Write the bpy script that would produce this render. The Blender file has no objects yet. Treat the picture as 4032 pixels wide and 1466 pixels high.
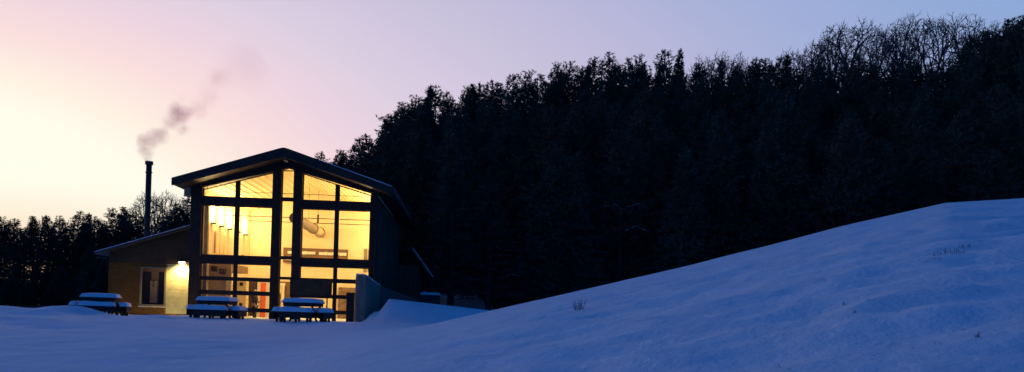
import bpy, bmesh, math, random
import numpy as np
from mathutils import Vector, Matrix, noise
random.seed(7)
rnd = random.random
def U(a, b): return a + (b - a) * random.random()

# ------------------------------------------------------------------ camera, world, exposure
scene = bpy.context.scene
COL = scene.collection
ROLL, F, CX, CY, HZ = 0.031, 3271.0, 2016.0, 733.0, 507.0     # photo pixels: roll, focal length, centre, horizon below centre
cam_d = bpy.data.cameras.new('camera')
cam = bpy.data.objects.new('camera', cam_d); COL.objects.link(cam)
cam_d.sensor_width = 36.0
cam_d.lens = 36.0 * F / 4032.0
cam_d.shift_y = HZ * math.cos(ROLL) / 4032.0
cam_d.shift_x = HZ * math.sin(ROLL) / 4032.0
cam_d.clip_start = 0.1; cam_d.clip_end = 5000
cam.matrix_world = Matrix.Rotation(math.pi / 2, 4, 'X') @ Matrix.Rotation(ROLL, 4, 'Z')
scene.camera = cam

def s2l(c):
    c = c / 255.0
    return c / 12.92 if c <= 0.04045 else ((c + 0.055) / 1.055) ** 2.4
def rgb(r, g, b): return (s2l(r), s2l(g), s2l(b), 1.0)

world = bpy.data.worlds.new('World'); scene.world = world; world.use_nodes = True
nt = world.node_tree; nt.nodes.clear()
def N(t, **kw):
    n = nt.nodes.new(t)
    for k, v in kw.items(): setattr(n, k, v)
    return n
def M(op, a, b=None, c=None):
    n = N('ShaderNodeMath', operation=op)
    for i, x in enumerate((a, b, c)):
        if x is None: continue
        if isinstance(x, (int, float)): n.inputs[i].default_value = x
        else: nt.links.new(x, n.inputs[i])
    return n.outputs[0]
tc = N('ShaderNodeTexCoord'); sp = N('ShaderNodeSeparateXYZ'); nt.links.new(tc.outputs['Generated'], sp.inputs[0])
az = M('ARCTAN2', sp.outputs[0], sp.outputs[1]); el = M('ARCSINE', sp.outputs[2])
GLOW_AZ, GLOW_EL = -0.62, 0.09                                  # where the sun went down
da = M('DIVIDE', M('SUBTRACT', az, GLOW_AZ), 0.60)
de = M('ADD', M('DIVIDE', M('SUBTRACT', el, GLOW_EL), 0.27), M('MULTIPLY', M('MAXIMUM', M('SUBTRACT', el, 0.40), 0.0), 8.0))
dd = M('SQRT', M('ADD', M('MULTIPLY', da, da), M('MULTIPLY', de, de)))
nz = N('ShaderNodeTexNoise'); nz.inputs['Scale'].default_value = 2.2; nz.inputs['Detail'].default_value = 3
mp = N('ShaderNodeMapping'); mp.inputs['Scale'].default_value = (1, 1, 3); nt.links.new(tc.outputs['Generated'], mp.inputs[0]); nt.links.new(mp.outputs[0], nz.inputs[0])
dd = M('ADD', dd, M('MULTIPLY', M('SUBTRACT', nz.outputs[0], 0.5), 0.16))
ramp = N('ShaderNodeValToRGB')
stops = [(0, (255, 255, 238)), (.38, (255, 254, 237)), (.51, (255, 241, 227)), (.66, (251, 223, 222)), (.80, (240, 214, 224)), (1.0, (221, 207, 226)), (1.25, (204, 196, 221)), (1.47, (190, 186, 218)),
         (1.68, (172, 179, 217)), (2.0, (149, 171, 216)), (2.3, (132, 165, 216)), (2.95, (44, 100, 176)), (4.0, (0, 73, 143)), (7.5, (0, 68, 136))]
cr = ramp.color_ramp
while len(cr.elements) < len(stops): cr.elements.new(0.5)
for e, (p, c) in zip(cr.elements, stops): e.position = p / 8.0; e.color = rgb(*c)
nt.links.new(M('DIVIDE', dd, 8.0), ramp.inputs[0])
# low band of orange under the glow
low = M('SUBTRACT', 1.0, M('SMOOTH_MIN', M('DIVIDE', M('MAXIMUM', el, 0.0), 0.125), 1.0, 0.1))
near = M('MAXIMUM', M('SUBTRACT', 1.0, M('MULTIPLY', M('ABSOLUTE', M('SUBTRACT', az, -0.5)), 1.1)), 0.0)
mx = N('ShaderNodeMix', data_type='RGBA')
nt.links.new(M('MINIMUM', M('MULTIPLY', M('MULTIPLY', low, near), 0.9), 1.0), mx.inputs[0]); nt.links.new(ramp.outputs[0], mx.inputs[6]); mx.inputs[7].default_value = rgb(255, 186, 122)
bg = N('ShaderNodeBackground'); nt.links.new(mx.outputs[2], bg.inputs[0]); bg.inputs[1].default_value = 1.0
wo = N('ShaderNodeOutputWorld'); nt.links.new(bg.outputs[0], wo.inputs[0])
try: world.cycles.sampling_method = 'AUTOMATIC'
except Exception: pass

vs = scene.view_settings
vs.view_transform = 'Standard'; vs.look = 'None'; vs.exposure = 0.0; vs.gamma = 1.0
cy = scene.cycles
cy.max_bounces = 8; cy.transparent_max_bounces = 24; cy.volume_bounces = 1
cy.volume_step_rate = 0.5; cy.volume_max_steps = 256
cy.sample_clamp_indirect = 4.0

# ------------------------------------------------------------------ helpers: pixels to places
def ray(px, py):
    dx, dy = px - CX, py - CY
    c, s = math.cos(ROLL), math.sin(ROLL)
    return (dx * c + dy * s) / F, -((-dx * s + dy * c) - HZ) / F
def at(px, py, Y):
    u, v = ray(px, py); return Vector((u * Y, Y, v * Y))

# ------------------------------------------------------------------ helpers: materials
def mat(name, col, rough=0.8, metal=0.0, var=0.25, scale=6.0, bump=0.0, bscale=None, col2=None, stretch=(1, 1, 1), spec=0.3):
    m = bpy.data.materials.new(name); m.use_nodes = True
    t = m.node_tree; b = t.nodes['Principled BSDF']
    b.inputs['Roughness'].default_value = rough; b.inputs['Metallic'].default_value = metal
    b.inputs['Specular IOR Level'].default_value = spec
    c1 = tuple(x * (1 - var) for x in col[:3]) + (1,)
    c2 = (tuple(min(1, x * (1 + var)) for x in col[:3]) + (1,)) if col2 is None else tuple(col2[:3]) + (1,)
    tcn = t.nodes.new('ShaderNodeTexCoord'); mpn = t.nodes.new('ShaderNodeMapping'); mpn.inputs['Scale'].default_value = stretch
    t.links.new(tcn.outputs['Object'], mpn.inputs[0])
    n = t.nodes.new('ShaderNodeTexNoise'); n.inputs['Scale'].default_value = scale; n.inputs['Detail'].default_value = 5
    t.links.new(mpn.outputs[0], n.inputs[0])
    r = t.nodes.new('ShaderNodeValToRGB'); r.color_ramp.elements[0].position = 0.32; r.color_ramp.elements[1].position = 0.68
    r.color_ramp.elements[0].color = c1; r.color_ramp.elements[1].color = c2
    t.links.new(n.outputs[0], r.inputs[0]); t.links.new(r.outputs[0], b.inputs['Base Color'])
    if bump:
        n2 = t.nodes.new('ShaderNodeTexNoise'); n2.inputs['Scale'].default_value = bscale or scale * 3; n2.inputs['Detail'].default_value = 6
        t.links.new(mpn.outputs[0], n2.inputs[0])
        bp = t.nodes.new('ShaderNodeBump'); bp.inputs['Strength'].default_value = bump; bp.inputs['Distance'].default_value = 0.05
        t.links.new(n2.outputs[0], bp.inputs['Height']); t.links.new(bp.outputs[0], b.inputs['Normal'])
    return m
def emit(name, col, strength):
    m = bpy.data.materials.new(name); m.use_nodes = True
    b = m.node_tree.nodes['Principled BSDF']
    b.inputs['Base Color'].default_value = col; b.inputs['Emission Color'].default_value = col; b.inputs['Emission Strength'].default_value = strength
    return m
def glass(name, tint=(1, 1, 1)):
    m = bpy.data.materials.new(name); m.use_nodes = True; t = m.node_tree; t.nodes.clear()
    o = t.nodes.new('ShaderNodeOutputMaterial'); mx = t.nodes.new('ShaderNodeMixShader')
    tr = t.nodes.new('ShaderNodeBsdfTransparent'); tr.inputs[0].default_value = tint + (1,)
    gl = t.nodes.new('ShaderNodeBsdfGlossy'); gl.inputs['Roughness'].default_value = 0.04
    fr = t.nodes.new('ShaderNodeFresnel'); fr.inputs[0].default_value = 1.35
    t.links.new(fr.outputs[0], mx.inputs[0]); t.links.new(tr.outputs[0], mx.inputs[1]); t.links.new(gl.outputs[0], mx.inputs[2]); t.links.new(mx.outputs[0], o.inputs[0])
    return m

def snow_mat(name, col=(0.72, 0.80, 0.92)):
    m = mat(name, col, rough=0.75, var=0.035, scale=0.9, spec=0.2)
    t = m.node_tree; b = t.nodes['Principled BSDF']
    tcn = t.nodes.new('ShaderNodeTexCoord')
    mp_ = t.nodes.new('ShaderNodeMapping'); mp_.inputs['Scale'].default_value = (1.0, 1.0, 1.0); t.links.new(tcn.outputs['Object'], mp_.inputs[0])
    a = t.nodes.new('ShaderNodeTexNoise'); a.inputs['Scale'].default_value = 1.6; a.inputs['Detail'].default_value = 8; a.inputs['Roughness'].default_value = 0.62
    c = t.nodes.new('ShaderNodeTexNoise'); c.inputs['Scale'].default_value = 16; c.inputs['Detail'].default_value = 6; c.inputs['Roughness'].default_value = 0.7
    t.links.new(mp_.outputs[0], a.inputs[0]); t.links.new(mp_.outputs[0], c.inputs[0])
    b1 = t.nodes.new('ShaderNodeBump'); b1.inputs['Strength'].default_value = 0.6; b1.inputs['Distance'].default_value = 0.16
    b2 = t.nodes.new('ShaderNodeBump'); b2.inputs['Strength'].default_value = 0.3; b2.inputs['Distance'].default_value = 0.02
    t.links.new(a.outputs[0], b1.inputs['Height']); t.links.new(c.outputs[0], b2.inputs['Height']); t.links.new(b1.outputs[0], b2.inputs['Normal']); t.links.new(b2.outputs[0], b.inputs['Normal'])
    return m
SNOW = snow_mat('snow')
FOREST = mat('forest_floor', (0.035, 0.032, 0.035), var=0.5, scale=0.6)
NEEDLE = mat('needles', (0.055, 0.085, 0.070), var=0.5, scale=0.8, rough=0.9, spec=0.1)
NEEDLE2 = mat('needles_brown', (0.085, 0.075, 0.062), var=0.5, scale=0.8, rough=0.9, spec=0.1)
BARK = mat('bark', (0.055, 0.045, 0.042), var=0.4, scale=5)
TWIG = mat('twig_bark', (0.11, 0.09, 0.10), var=0.3, scale=2)
DARKWOOD = mat('dark_timber', (0.05, 0.028, 0.022), var=0.35, scale=3, stretch=(6, 6, 1), rough=0.8)
FRAME = mat('bronze_frame', (0.035, 0.024, 0.02), var=0.2, scale=5, rough=0.6)
FASCIA = mat('fascia_metal', (0.038, 0.026, 0.022), var=0.2, scale=2, rough=0.6)
ROOFM = mat('roof_metal', (0.055, 0.05, 0.05), var=0.2, scale=2, rough=0.55)
SIDING = mat('weathered_siding', (0.13, 0.095, 0.068), var=0.35, scale=2.2, stretch=(6, 6, .5), rough=0.9)
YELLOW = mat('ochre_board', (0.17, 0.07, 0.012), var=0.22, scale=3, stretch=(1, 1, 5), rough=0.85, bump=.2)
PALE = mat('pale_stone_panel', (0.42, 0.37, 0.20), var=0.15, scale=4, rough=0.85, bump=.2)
CORR = mat('corrugated_sheet', (0.10, 0.05, 0.018), var=0.2, scale=3, rough=0.6)
PLASTER = mat('cream_plaster', (0.80, 0.68, 0.45), var=0.04, scale=2, rough=0.9)
CEIL = mat('ribbed_ceiling', (0.85, 0.74, 0.46), var=0.05, scale=2, rough=0.6)
FLOORM = mat('concrete_floor', (0.30, 0.25, 0.2), var=0.15, scale=2)
CONC = mat('grey_concrete', (0.27, 0.22, 0.18), var=0.22, scale=2.2, rough=0.9, stretch=(3, 3, .7), bump=.3)
BROWNW = mat('brown_boards', (0.15, 0.09, 0.055), var=0.2, scale=3)
TAN = mat('tan_board', (0.40, 0.28, 0.17), var=0.1, scale=3)
CREAM = mat('cream_paint', (0.72, 0.60, 0.38), var=0.05, scale=3)
WHITE = mat('white_paint', (0.8, 0.76, 0.66), var=0.05, scale=4)
BLACK = mat('black_plastic', (0.02, 0.018, 0.018), var=0.2, scale=4, rough=0.5)
ORANGE = mat('orange_cloth', (0.85, 0.16, 0.04), var=0.1, scale=4)
GALV = mat('galvanised_duct', (0.24, 0.20, 0.17), var=0.15, scale=5, rough=0.55, metal=.2)
RUST = mat('dark_steel', (0.05, 0.035, 0.035), var=0.4, scale=4, rough=0.6)
TABLEM = mat('dark_table_boards', (0.045, 0.034, 0.03), var=0.25, scale=4)
LAMP = emit('lamp_glow', (1, .80, .42, 1), 9.0)
LAMPW = emit('porch_lamp_glow', (1, .93, .62, 1), 16.0)
GLASS = glass('window_glass', (.97, .98, .97))
GREEN = mat('dark_green_board', (0.07, 0.05, 0.03), var=0.2, scale=3)
GRASS = mat('dry_grass', (0.15, 0.14, 0.14), var=0.4, scale=4)

# ------------------------------------------------------------------ helpers: objects
def empty(name, loc=(0, 0, 0), rz=0, parent=None):
    o = bpy.data.objects.new(name, None); COL.objects.link(o); o.location = loc; o.rotation_euler = (0, 0, rz)
    if parent: o.parent = parent
    return o
def tag(o, label=None, cat=None, group=None, kind=None):
    if label: o['label'] = label
    if cat: o['category'] = cat
    if group: o['group'] = group
    if kind: o['kind'] = kind
    return o
def mesh_obj(name, verts, faces, m, parent=None, smooth=False):
    me = bpy.data.meshes.new(name); me.from_pydata([tuple(v) for v in verts], [], faces); me.update()
    if m: me.materials.append(m)
    if smooth: me.polygons.foreach_set('use_smooth', [True] * len(me.polygons))
    o = bpy.data.objects.new(name, me); COL.objects.link(o)
    if parent: o.parent = parent
    return o
class MB:
    def __init__(s): s.v = []; s.f = []
    def box(s, x0, x1, y0, y1, z0, z1):
        b = len(s.v); s.v += [(x, y, z) for z in (z0, z1) for y in (y0, y1) for x in (x0, x1)]
        s.f += [tuple(b + i for i in q) for q in ((0, 2, 3, 1), (4, 5, 7, 6), (0, 1, 5, 4), (2, 6, 7, 3), (0, 4, 6, 2), (1, 3, 7, 5))]
        return s
    def prism(s, poly, y0, y1):                      # polygon in x,z (counter-clockwise seen from -y) pushed along y
        b = len(s.v); n = len(poly)
        s.v += [(x, y0, z) for x, z in poly] + [(x, y1, z) for x, z in poly]
        s.f.append(tuple(b + i for i in range(n))); s.f.append(tuple(b + n + i for i in reversed(range(n))))
        for i in range(n):
            j = (i + 1) % n; s.f.append((b + j, b + i, b + n + i, b + n + j))
        return s
    def hexa(s, bottom, top):
        b = len(s.v); s.v += list(bottom) + list(top); n = len(bottom)
        s.f.append(tuple(b + i for i in reversed(range(n)))); s.f.append(tuple(b + n + i for i in range(n)))
        for i in range(n):
            j = (i + 1) % n; s.f.append((b + i, b + j, b + n + j, b + n + i))
        return s
    def tube(s, p, q, r0, r1=None, n=8, cap=True):
        r1 = r0 if r1 is None else r1
        p, q = Vector(p), Vector(q); d = (q - p)
        if d.length < 1e-6: return s
        d.normalize(); a = d.orthogonal().normalized(); c = d.cross(a); b = len(s.v)
        for o, r in ((p, r0), (q, r1)):
            for i in range(n):
                t = 2 * math.pi * i / n; s.v.append(tuple(o + a * (r * math.cos(t)) + c * (r * math.sin(t))))
        for i in range(n):
            j = (i + 1) % n; s.f.append((b + i, b + j, b + n + j, b + n + i))
        if cap: s.f.append(tuple(b + i for i in reversed(range(n)))); s.f.append(tuple(b + n + i for i in range(n)))
        return s
    def build(s, name, m, parent=None, smooth=False, bevel=0):
        o = mesh_obj(name, s.v, s.f, m, parent, smooth)
        if bevel:
            md = o.modifiers.new('bevel', 'BEVEL'); md.width = bevel; md.segments = 2; md.limit_method = 'ANGLE'
        return o
def snow_cap(name, x0, x1, y0, y1, z, h, parent, seed=0, sag=0.03):   # pillow of snow lying on a board
    nx, ny = max(6, int((x1 - x0) / .09)), max(5, int((y1 - y0) / .07))
    v, f = [], []
    for j in range(ny + 1):
        for i in range(nx + 1):
            a, b = i / nx, j / ny
            ex = min(a * (x1 - x0), (1 - a) * (x1 - x0)); ey = min(b * (y1 - y0), (1 - b) * (y1 - y0))
            e = min(1, min(ex, ey) / 0.15); prof = math.sqrt(max(0, 1 - (1 - e) ** 2))
            nn = noise.noise(Vector((x0 + a * 2.3 + seed, y0 + b * 3 + seed, seed)))
            v.append((x0 + a * (x1 - x0), y0 + b * (y1 - y0), z - sag * (1 - prof) + h * prof * (1 + .22 * nn)))
    top = len(v)
    for j in range(ny):
        for i in range(nx):
            k = j * (nx + 1) + i; f.append((k, k + 1, k + nx + 2, k + nx + 1))
    ring = [i for i in range(nx + 1)] + [j * (nx + 1) + nx for j in range(1, ny + 1)] + [ny * (nx + 1) + i for i in range(nx - 1, -1, -1)] + [j * (nx + 1) for j in range(ny - 1, 0, -1)]
    base = len(v)
    for r in ring: x, y, _ = v[r]; v.append((x, y, z - sag - .01))
    n = len(ring)
    for i in range(n):
        j = (i + 1) % n; f.append((ring[j], ring[i], base + i, base + j))
    f.append(tuple(base + i for i in reversed(range(n))))
    return mesh_obj(name, v, f, SNOW, parent, True)

# ------------------------------------------------------------------ building frame of reference
YAW = 0.0526
u0, _v = ray(1128, 1250)
BO = Vector((u0 * 43, 43.0, -0.85))
RX, DY = Vector((math.cos(YAW), math.sin(YAW), 0)), Vector((-math.sin(YAW), math.cos(YAW), 0))
def to_local(x, y): d = Vector((x - BO.x, y - BO.y, 0)); return d.dot(RX), d.dot(DY)
def LB(px, py, yl=0.0):                               # pixel to local x, z on the plane yl behind the glass front
    u, v = ray(px, py)
    t = (yl + BO.x * DY.x + BO.y * DY.y) / (u * DY.x + DY.y)
    d = Vector((u * t - BO.x, t - BO.y, 0)); return d.dot(RX), v * t + 0.85
def W(xl, yl, z=0): return BO + RX * xl + DY * yl + Vector((0, 0, z))

# ------------------------------------------------------------------ terrain
def ss(a, b, x):
    t = min(1, max(0, (x - a) / (b - a))); return t * t * (3 - 2 * t)
crest_px = [(-300, 1720), (300, 1560), (860, 1440), (1130, 1385), (1344, 1337), (1657, 1288), (1923, 1226), (2267, 1148), (2688, 1052), (3001, 974), (3361, 880), (3729, 799), (4032, 781), (4600, 770), (6500, 780)]
CU = [ray(*p) for p in crest_px]
CUu = np.array([c[0] for c in CU]); CUv = np.array([c[1] for c in CU])
sky_px = [(1000, 700), (1309, 643), (1434, 592), (1517, 530), (1560, 460), (1600, 424), (1661, 400), (1820, 398), (1979, 372), (2150, 345), (2266, 310), (2395, 265), (2550, 285), (2735, 300), (3054, 290), (3180, 300), (3281, 300), (3440, 270), (3583, 295), (3720, 290), (3810, 205), (3886, 140), (4032, 100), (5200, 120)]
SK = [ray(*p) for p in sky_px]
SKu = np.array([c[0] for c in SK]); SKv = np.array([c[1] for c in SK])
def vcrest(u): return float(np.interp(u, CUu, CUv))
def vsky(u): return float(np.interp(u, SKu, SKv))
def sn(x, y, k=0.0): return noise.noise(Vector((x, y, k)))
def fbm(x, y, k=0.0): return sn(x, y, k) + .5 * sn(x * 2.1, y * 2.1, k + 3) + .25 * sn(x * 4.3, y * 4.3, k + 7)
lumps = []                                            # (x, y, rx, ry, h)
def yc_of(u): return 25.0 + 16.0 * ss(-.25, .6, u)
def ground(x, y):
    yy = max(y, 0.5)
    u = max(-1.6, min(1.6, x / yy))
    f = -0.5 - 1.25 * ss(0, 1, 1 - (y - 6) / 27.0) if y < 33 else -0.5 - 0.1 * ss(33, 43, y)
    f += 0.05 * fbm(x * .16, y * .16, 1) * ss(4, 12, abs(y)) + 0.035 * fbm(x * .5, y * .9, 5)
    # snowy hillside on the right, its brow drawn where it stands against the wood
    yc = yc_of(u); s = y / yc if y > 0 else 0
    vc = vcrest(u)
    if s <= 1:
        near_ = ss(0, .25, s)
        h = 1.75 * (1 - s) ** 2
        # close to and behind the viewer the slope flattens out
        z = y * vc * 1.0 - h if y > 0 else -1.75
        if y <= 6:
            zz = max(-8, min(8, 0.26 * x)) * .35 - 1.75
            z = zz + (z - zz) * ss(0, 6, y)
        a = (1 - s) ** .8 * near_ * ss(-.25, .1, u)
        z += a * (0.25 * fbm(x * .26 + 5, y * .5, 9) + 0.13 * max(-.25, fbm(x * .75, y * 1.5, 12)) + 0.03 * sn(x * 3.1, y * 4.5, 2))
    else:
        z = y * vc - 0.05 * (y - yc) ** 2
    k = 0.22
    d = max(-1, min(1, (z - f) / (2 * k))); 
    if abs(z - f) >= 2 * k: g = max(z, f)
    else: g = max(z, f) + k * (1 - abs(d)) ** 2 * .5
    # wooded hill behind
    if y > 44:
        vs_ = vsky(u)
        G = -0.9 + (max(0.0, vs_ * 95 - 16.5)) * ss(46, 100, y)
        if y > 100: G = -0.9 + max(0, vs_ * 95 - 16.5)
        G += 7.5 * ss(96, 107, y) * ss(.1, .3, u) * (1 - ss(150, 400, y))
        g = max(g, G) if u > -.3 else g
    # snow banked against the wall right of the building
    xl, yl = to_local(x, y)
    if xl > 3.6 and -6 < yl < 14 and xl < 24:
        top = 0.62 - 0.085 * (xl - 5.4) if xl > 5.4 else .62
        edge = ss(4.15, 4.7, xl) * .45 + ss(4.9, 5.45, xl) * .55
        w = edge * ss(-4.6, -1.6, yl) * (1 - ss(6, 13, yl)) * (1 - ss(14, 24, xl))
        bz = g + (top - g) * w
        if bz > g: g = bz
    # keep the plot of the building flat
    if -10.5 < xl < 4.7 and yl > -1.5 and yl < 24: g = min(g, -0.62 + .12)
    for (lx, ly, rx_, ry_, hh) in lumps:
        e = ((x - lx) / rx_) ** 2 + ((y - ly) / ry_) ** 2
        if e < 6: g += hh * math.exp(-e)
    return g
def hit(px, py, y0=5.0, y1=70.0):
    u, v = ray(px, py); y = y0
    while y < y1:
        if v * y <= ground(u * y, y): break
        y += 0.15
    return Vector((u * y, y, ground(u * y, y)))
for (px, py, Y, rx_, ry_, h_) in [(215, 1250, 31, 1.0, .7, .30), (330, 1250, 31.5, .8, .5, .22), (120, 1260, 30, 1.2, .6, .16), (60, 1290, 27, 1.6, .9, .12), (620, 1262, 30.5, .9, .5, .13), (20, 1245, 36, 1.6, 1.0, .25),
                             (760, 1262, 38, 1.2, .5, .08), (205, 1305, 25, 1.6, .8, -.10), (500, 1275, 29, 1.1, .5, .08), (900, 1320, 22, 4.0, 1.6, .06)]:
    p = at(px, py, Y); lumps.append((p.x, Y, rx_, ry_, h_))
dents = [(3222, 1108), (3142, 1150), (3505, 922), (3340, 1160), (3260, 1243), (3170, 1245), (3846, 1258), (3770, 1305), (3666, 1360), (3560, 1372), (2900, 1345), (2720, 1385), (3080, 1300), (2600, 1320), (3300, 1210), (3480, 1080), (2450, 1400), (3350, 1430)]
for (px, py) in dents:
    p = hit(px, py, 6); r = p.y / 26
    lumps.append((p.x, p.y, U(.5, 1.2) * r, U(.28, .5) * r, -U(.10, .20) * r)); lumps.append((p.x + U(-.3, .3), p.y - .55 * r, U(.6, 1.2) * r, .3 * r, U(.04, .09) * r))

def grid(vals): return np.unique(np.round(np.concatenate(vals), 3))
xs = grid([np.arange(-600, -60, 45), np.arange(-60, -26, 1.0), np.arange(-26, 34, 0.22), np.arange(34, 80, 1.2), np.arange(80, 601, 40)])
ys = grid([np.arange(-300, -10, 25), np.arange(-10, 6, 1.0), np.arange(6, 46, 0.2), np.arange(46, 120, 1.2), np.arange(120, 900, 45)])
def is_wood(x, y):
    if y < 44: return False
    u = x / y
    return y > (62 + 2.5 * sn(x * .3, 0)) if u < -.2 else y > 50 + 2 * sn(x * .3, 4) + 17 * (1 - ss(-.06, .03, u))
nx_, ny_ = len(xs), len(ys)
V = [(float(x), float(y), ground(float(x), float(y))) for y in ys for x in xs]
fa, fb = [], []
for j in range(ny_ - 1):
    for i in range(nx_ - 1):
        k = j * nx_ + i; q = (k, k + 1, k + nx_ + 1, k + nx_)
        (fb if is_wood(float(xs[i] + xs[i + 1]) / 2, float(ys[j] + ys[j + 1]) / 2) else fa).append(q)
def sub(name, faces, m):
    used = sorted({i for q in faces for i in q}); mp_ = {o: n for n, o in enumerate(used)}
    return tag(mesh_obj(name, [V[i] for i in used], [tuple(mp_[i] for i in q) for q in faces], m, None, True), kind='structure')
sub('snow_ground', fa, SNOW)
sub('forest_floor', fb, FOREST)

# ------------------------------------------------------------------ the hall
hall = tag(empty('timber_hall', BO, YAW), 'gabled hall with tall lit glass front, dark timber frame, snow in front', 'hall')
XL, XR = -4.43, 4.17
P1, P2, P3, P4 = -0.86, -0.42, 0.20, 0.64
def ztop(x): return 8.06 - 0.287 * abs(x + 0.11)             # top edge of the glazing
def roofz(x): return 8.88 - 0.325 * abs(x + 0.1)
# posts
for (a, b, nm) in ((P1, P2, 0), (P3, P4, 0)):
    zz = 8.02
    MB().prism([(a, 0), (b, 0), (b, zz), (a, zz)], -0.22, 0.22).build('post', DARKWOOD, hall, bevel=.015)
MB().prism([(-4.98, 0), (XL, 0), (XL, ztop(XL) + .1), (-4.98, ztop(-4.98) + .1)], -0.2, 0.2).build('post', DARKWOOD, hall, bevel=.015)
MB().prism([(XR, 0), (4.52, 0), (4.52, ztop(4.52) + .1), (XR, ztop(XR) + .1)], -0.2, 0.2).build('post', DARKWOOD, hall, bevel=.015)
# beams
for (a, b) in ((XL, P1), (P4, XR)):
    MB().box(a, b, -.16, .16, 6.02, 6.43).build('beam', DARKWOOD, hall, bevel=.012)
    MB().box(a, b, -.16, .16, 3.03, 3.43).build('beam', DARKWOOD, hall, bevel=.012)
# header above the glass, following the roof
MB().prism([(-4.98, ztop(-4.98) + .1), (-.11, ztop(-.11) + .0), (4.52, ztop(4.52) + .1), (4.52, roofz(4.52) - .30), (-.1, roofz(-.1) - .30), (-4.98, roofz(-4.98) - .30)], -.14, .14).build('header', FASCIA, hall)
# windows: each opening a frame with its pane
def window(poly, t=.05, y=0.0, name='window', m=FRAME, depth=.05):
    cx = sum(p[0] for p in poly) / len(poly); cz = sum(p[1] for p in poly) / len(poly)
    n = len(poly)
    ins = []
    for i in range(n):                                 # inset polygon
        p0, p1, p2 = Vector(poly[i - 1]), Vector(poly[i]), Vector(poly[(i + 1) % n])
        e1 = (p1 - p0).normalized(); e2 = (p2 - p1).normalized()
        n1 = Vector((-e1.y, e1.x)); n2 = Vector((-e2.y, e2.x)); bis = (n1 + n2)
        ins.append(p1 + bis * (t / max(.3, (1 + n1.dot(n2)))))
    mb = MB()
    v = [(p[0], y - depth, p[1]) for p in poly] + [(p.x, y - depth, p.y) for p in ins] + [(p[0], y + depth, p[1]) for p in poly] + [(p.x, y + depth, p.y) for p in ins]
    f = []
    for i in range(n):
        j = (i + 1) % n
        f += [(i, j, n + j, n + i), (2 * n + j, 2 * n + i, 3 * n + i, 3 * n + j), (n + i, n + j, 3 * n + j, 3 * n + i), (j, i, 2 * n + i, 2 * n + j)]
    w = mesh_obj(name, v, f, m, hall)
    mesh_obj('pane', [(p.x, y, p.y) for p in ins], [tuple(range(n))], GLASS, w)
    return w
ML, MR = -2.67, 2.43; hm = .07
def rect(a, b, c, d): return [(a, c), (b, c), (b, d), (a, d)]
def topq(a, b, z0): return [(a, z0), (b, z0), (b, ztop(b)), (a, ztop(a))]
for (a, b) in ((XL, ML - hm), (ML + hm, P1), (P4, MR - hm), (MR + hm, XR)):
    window(topq(a, b, 6.43)); window(rect(a, b, 3.43, 6.02))
    zr = (2.26, 1.57, .68) 
    zz = [(2.32, 3.03), (1.62, 2.19), (.75, 1.46), (0.0, .60)]
    if a > 0: zz = [(2.40, 3.03), (1.57, 2.24), (.76, 1.43), (0.0, .62)]
    for (c, d) in zz: window(rect(a, b, c, d), t=.03)
window(rect(P2, P3, 6.52, 7.96), t=.04); window(rect(P2, P3, 3.48, 6.40), t=.04); window(rect(P2, P3, 2.42, 3.38), t=.03); window(rect(P2, P3, 0, 2.34), t=.03)
MB().box(P2, P3, -.08, .08, 6.40, 6.52).build('transom', DARKWOOD, hall)
MB().box(P2, P3, -.08, .08, 3.38, 3.48).build('transom', DARKWOOD, hall)
MB().box(P2, P3, -.08, .08, 2.34, 2.42).build('transom', DARKWOOD, hall)
for mx_ in (ML, MR):
    MB().prism([(mx_ - hm, 6.43), (mx_ + hm, 6.43), (mx_ + hm, ztop(mx_ + hm)), (mx_ - hm, ztop(mx_ - hm))], -.09, .09).build('mullion', FRAME, hall)
    MB().box(mx_ - hm, mx_ + hm, -.09, .09, 3.43, 6.02).build('mullion', FRAME, hall)
    MB().box(mx_ - hm, mx_ + hm, -.09, .09, 0, 3.03).build('mullion', FRAME, hall)
for (a, b, side) in ((XL, P1, 0), (P4, XR, 1)):
    m0 = ML if side == 0 else MR
    for (c, d) in (((2.19, 2.32), (1.46, 1.62), (.60, .75)) if side == 0 else ((2.24, 2.40), (1.43, 1.57), (.62, .76))):
        MB().box(a, m0 - hm, -.085, .085, c, d).box(m0 + hm, b, -.085, .085, c, d).build('door_rail', FRAME, hall)
# roof: two sloping slabs with a rounded ridge, overhanging the front
FY, BY = -1.4, 18.6
def slope_slab(x0, x1, thick, y0, y1, name, m, dz=0, parent=hall):
    return MB().prism([(x0, roofz(x0) - thick + dz), (x1, roofz(x1) - thick + dz), (x1, roofz(x1) + dz), (x0, roofz(x0) + dz)], y0, y1).build(name, m, parent)
EL, ER = -5.50, 5.36
rt = .16
slope_slab(EL, -.35, rt, FY + .06, BY, 'roof', ROOFM); slope_slab(.15, ER, rt, FY + .06, BY, 'roof', ROOFM)
MB().prism([(-.35, roofz(-.35) - rt), (.15, roofz(.15) - rt), (.15, roofz(.15)), (0, roofz(0) - .02), (-.1, roofz(-.1) - .03), (-.2, roofz(-.2) - .02), (-.35, roofz(-.35))], FY + .05, BY).build('ridge_cap', ROOFM, hall)
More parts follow.
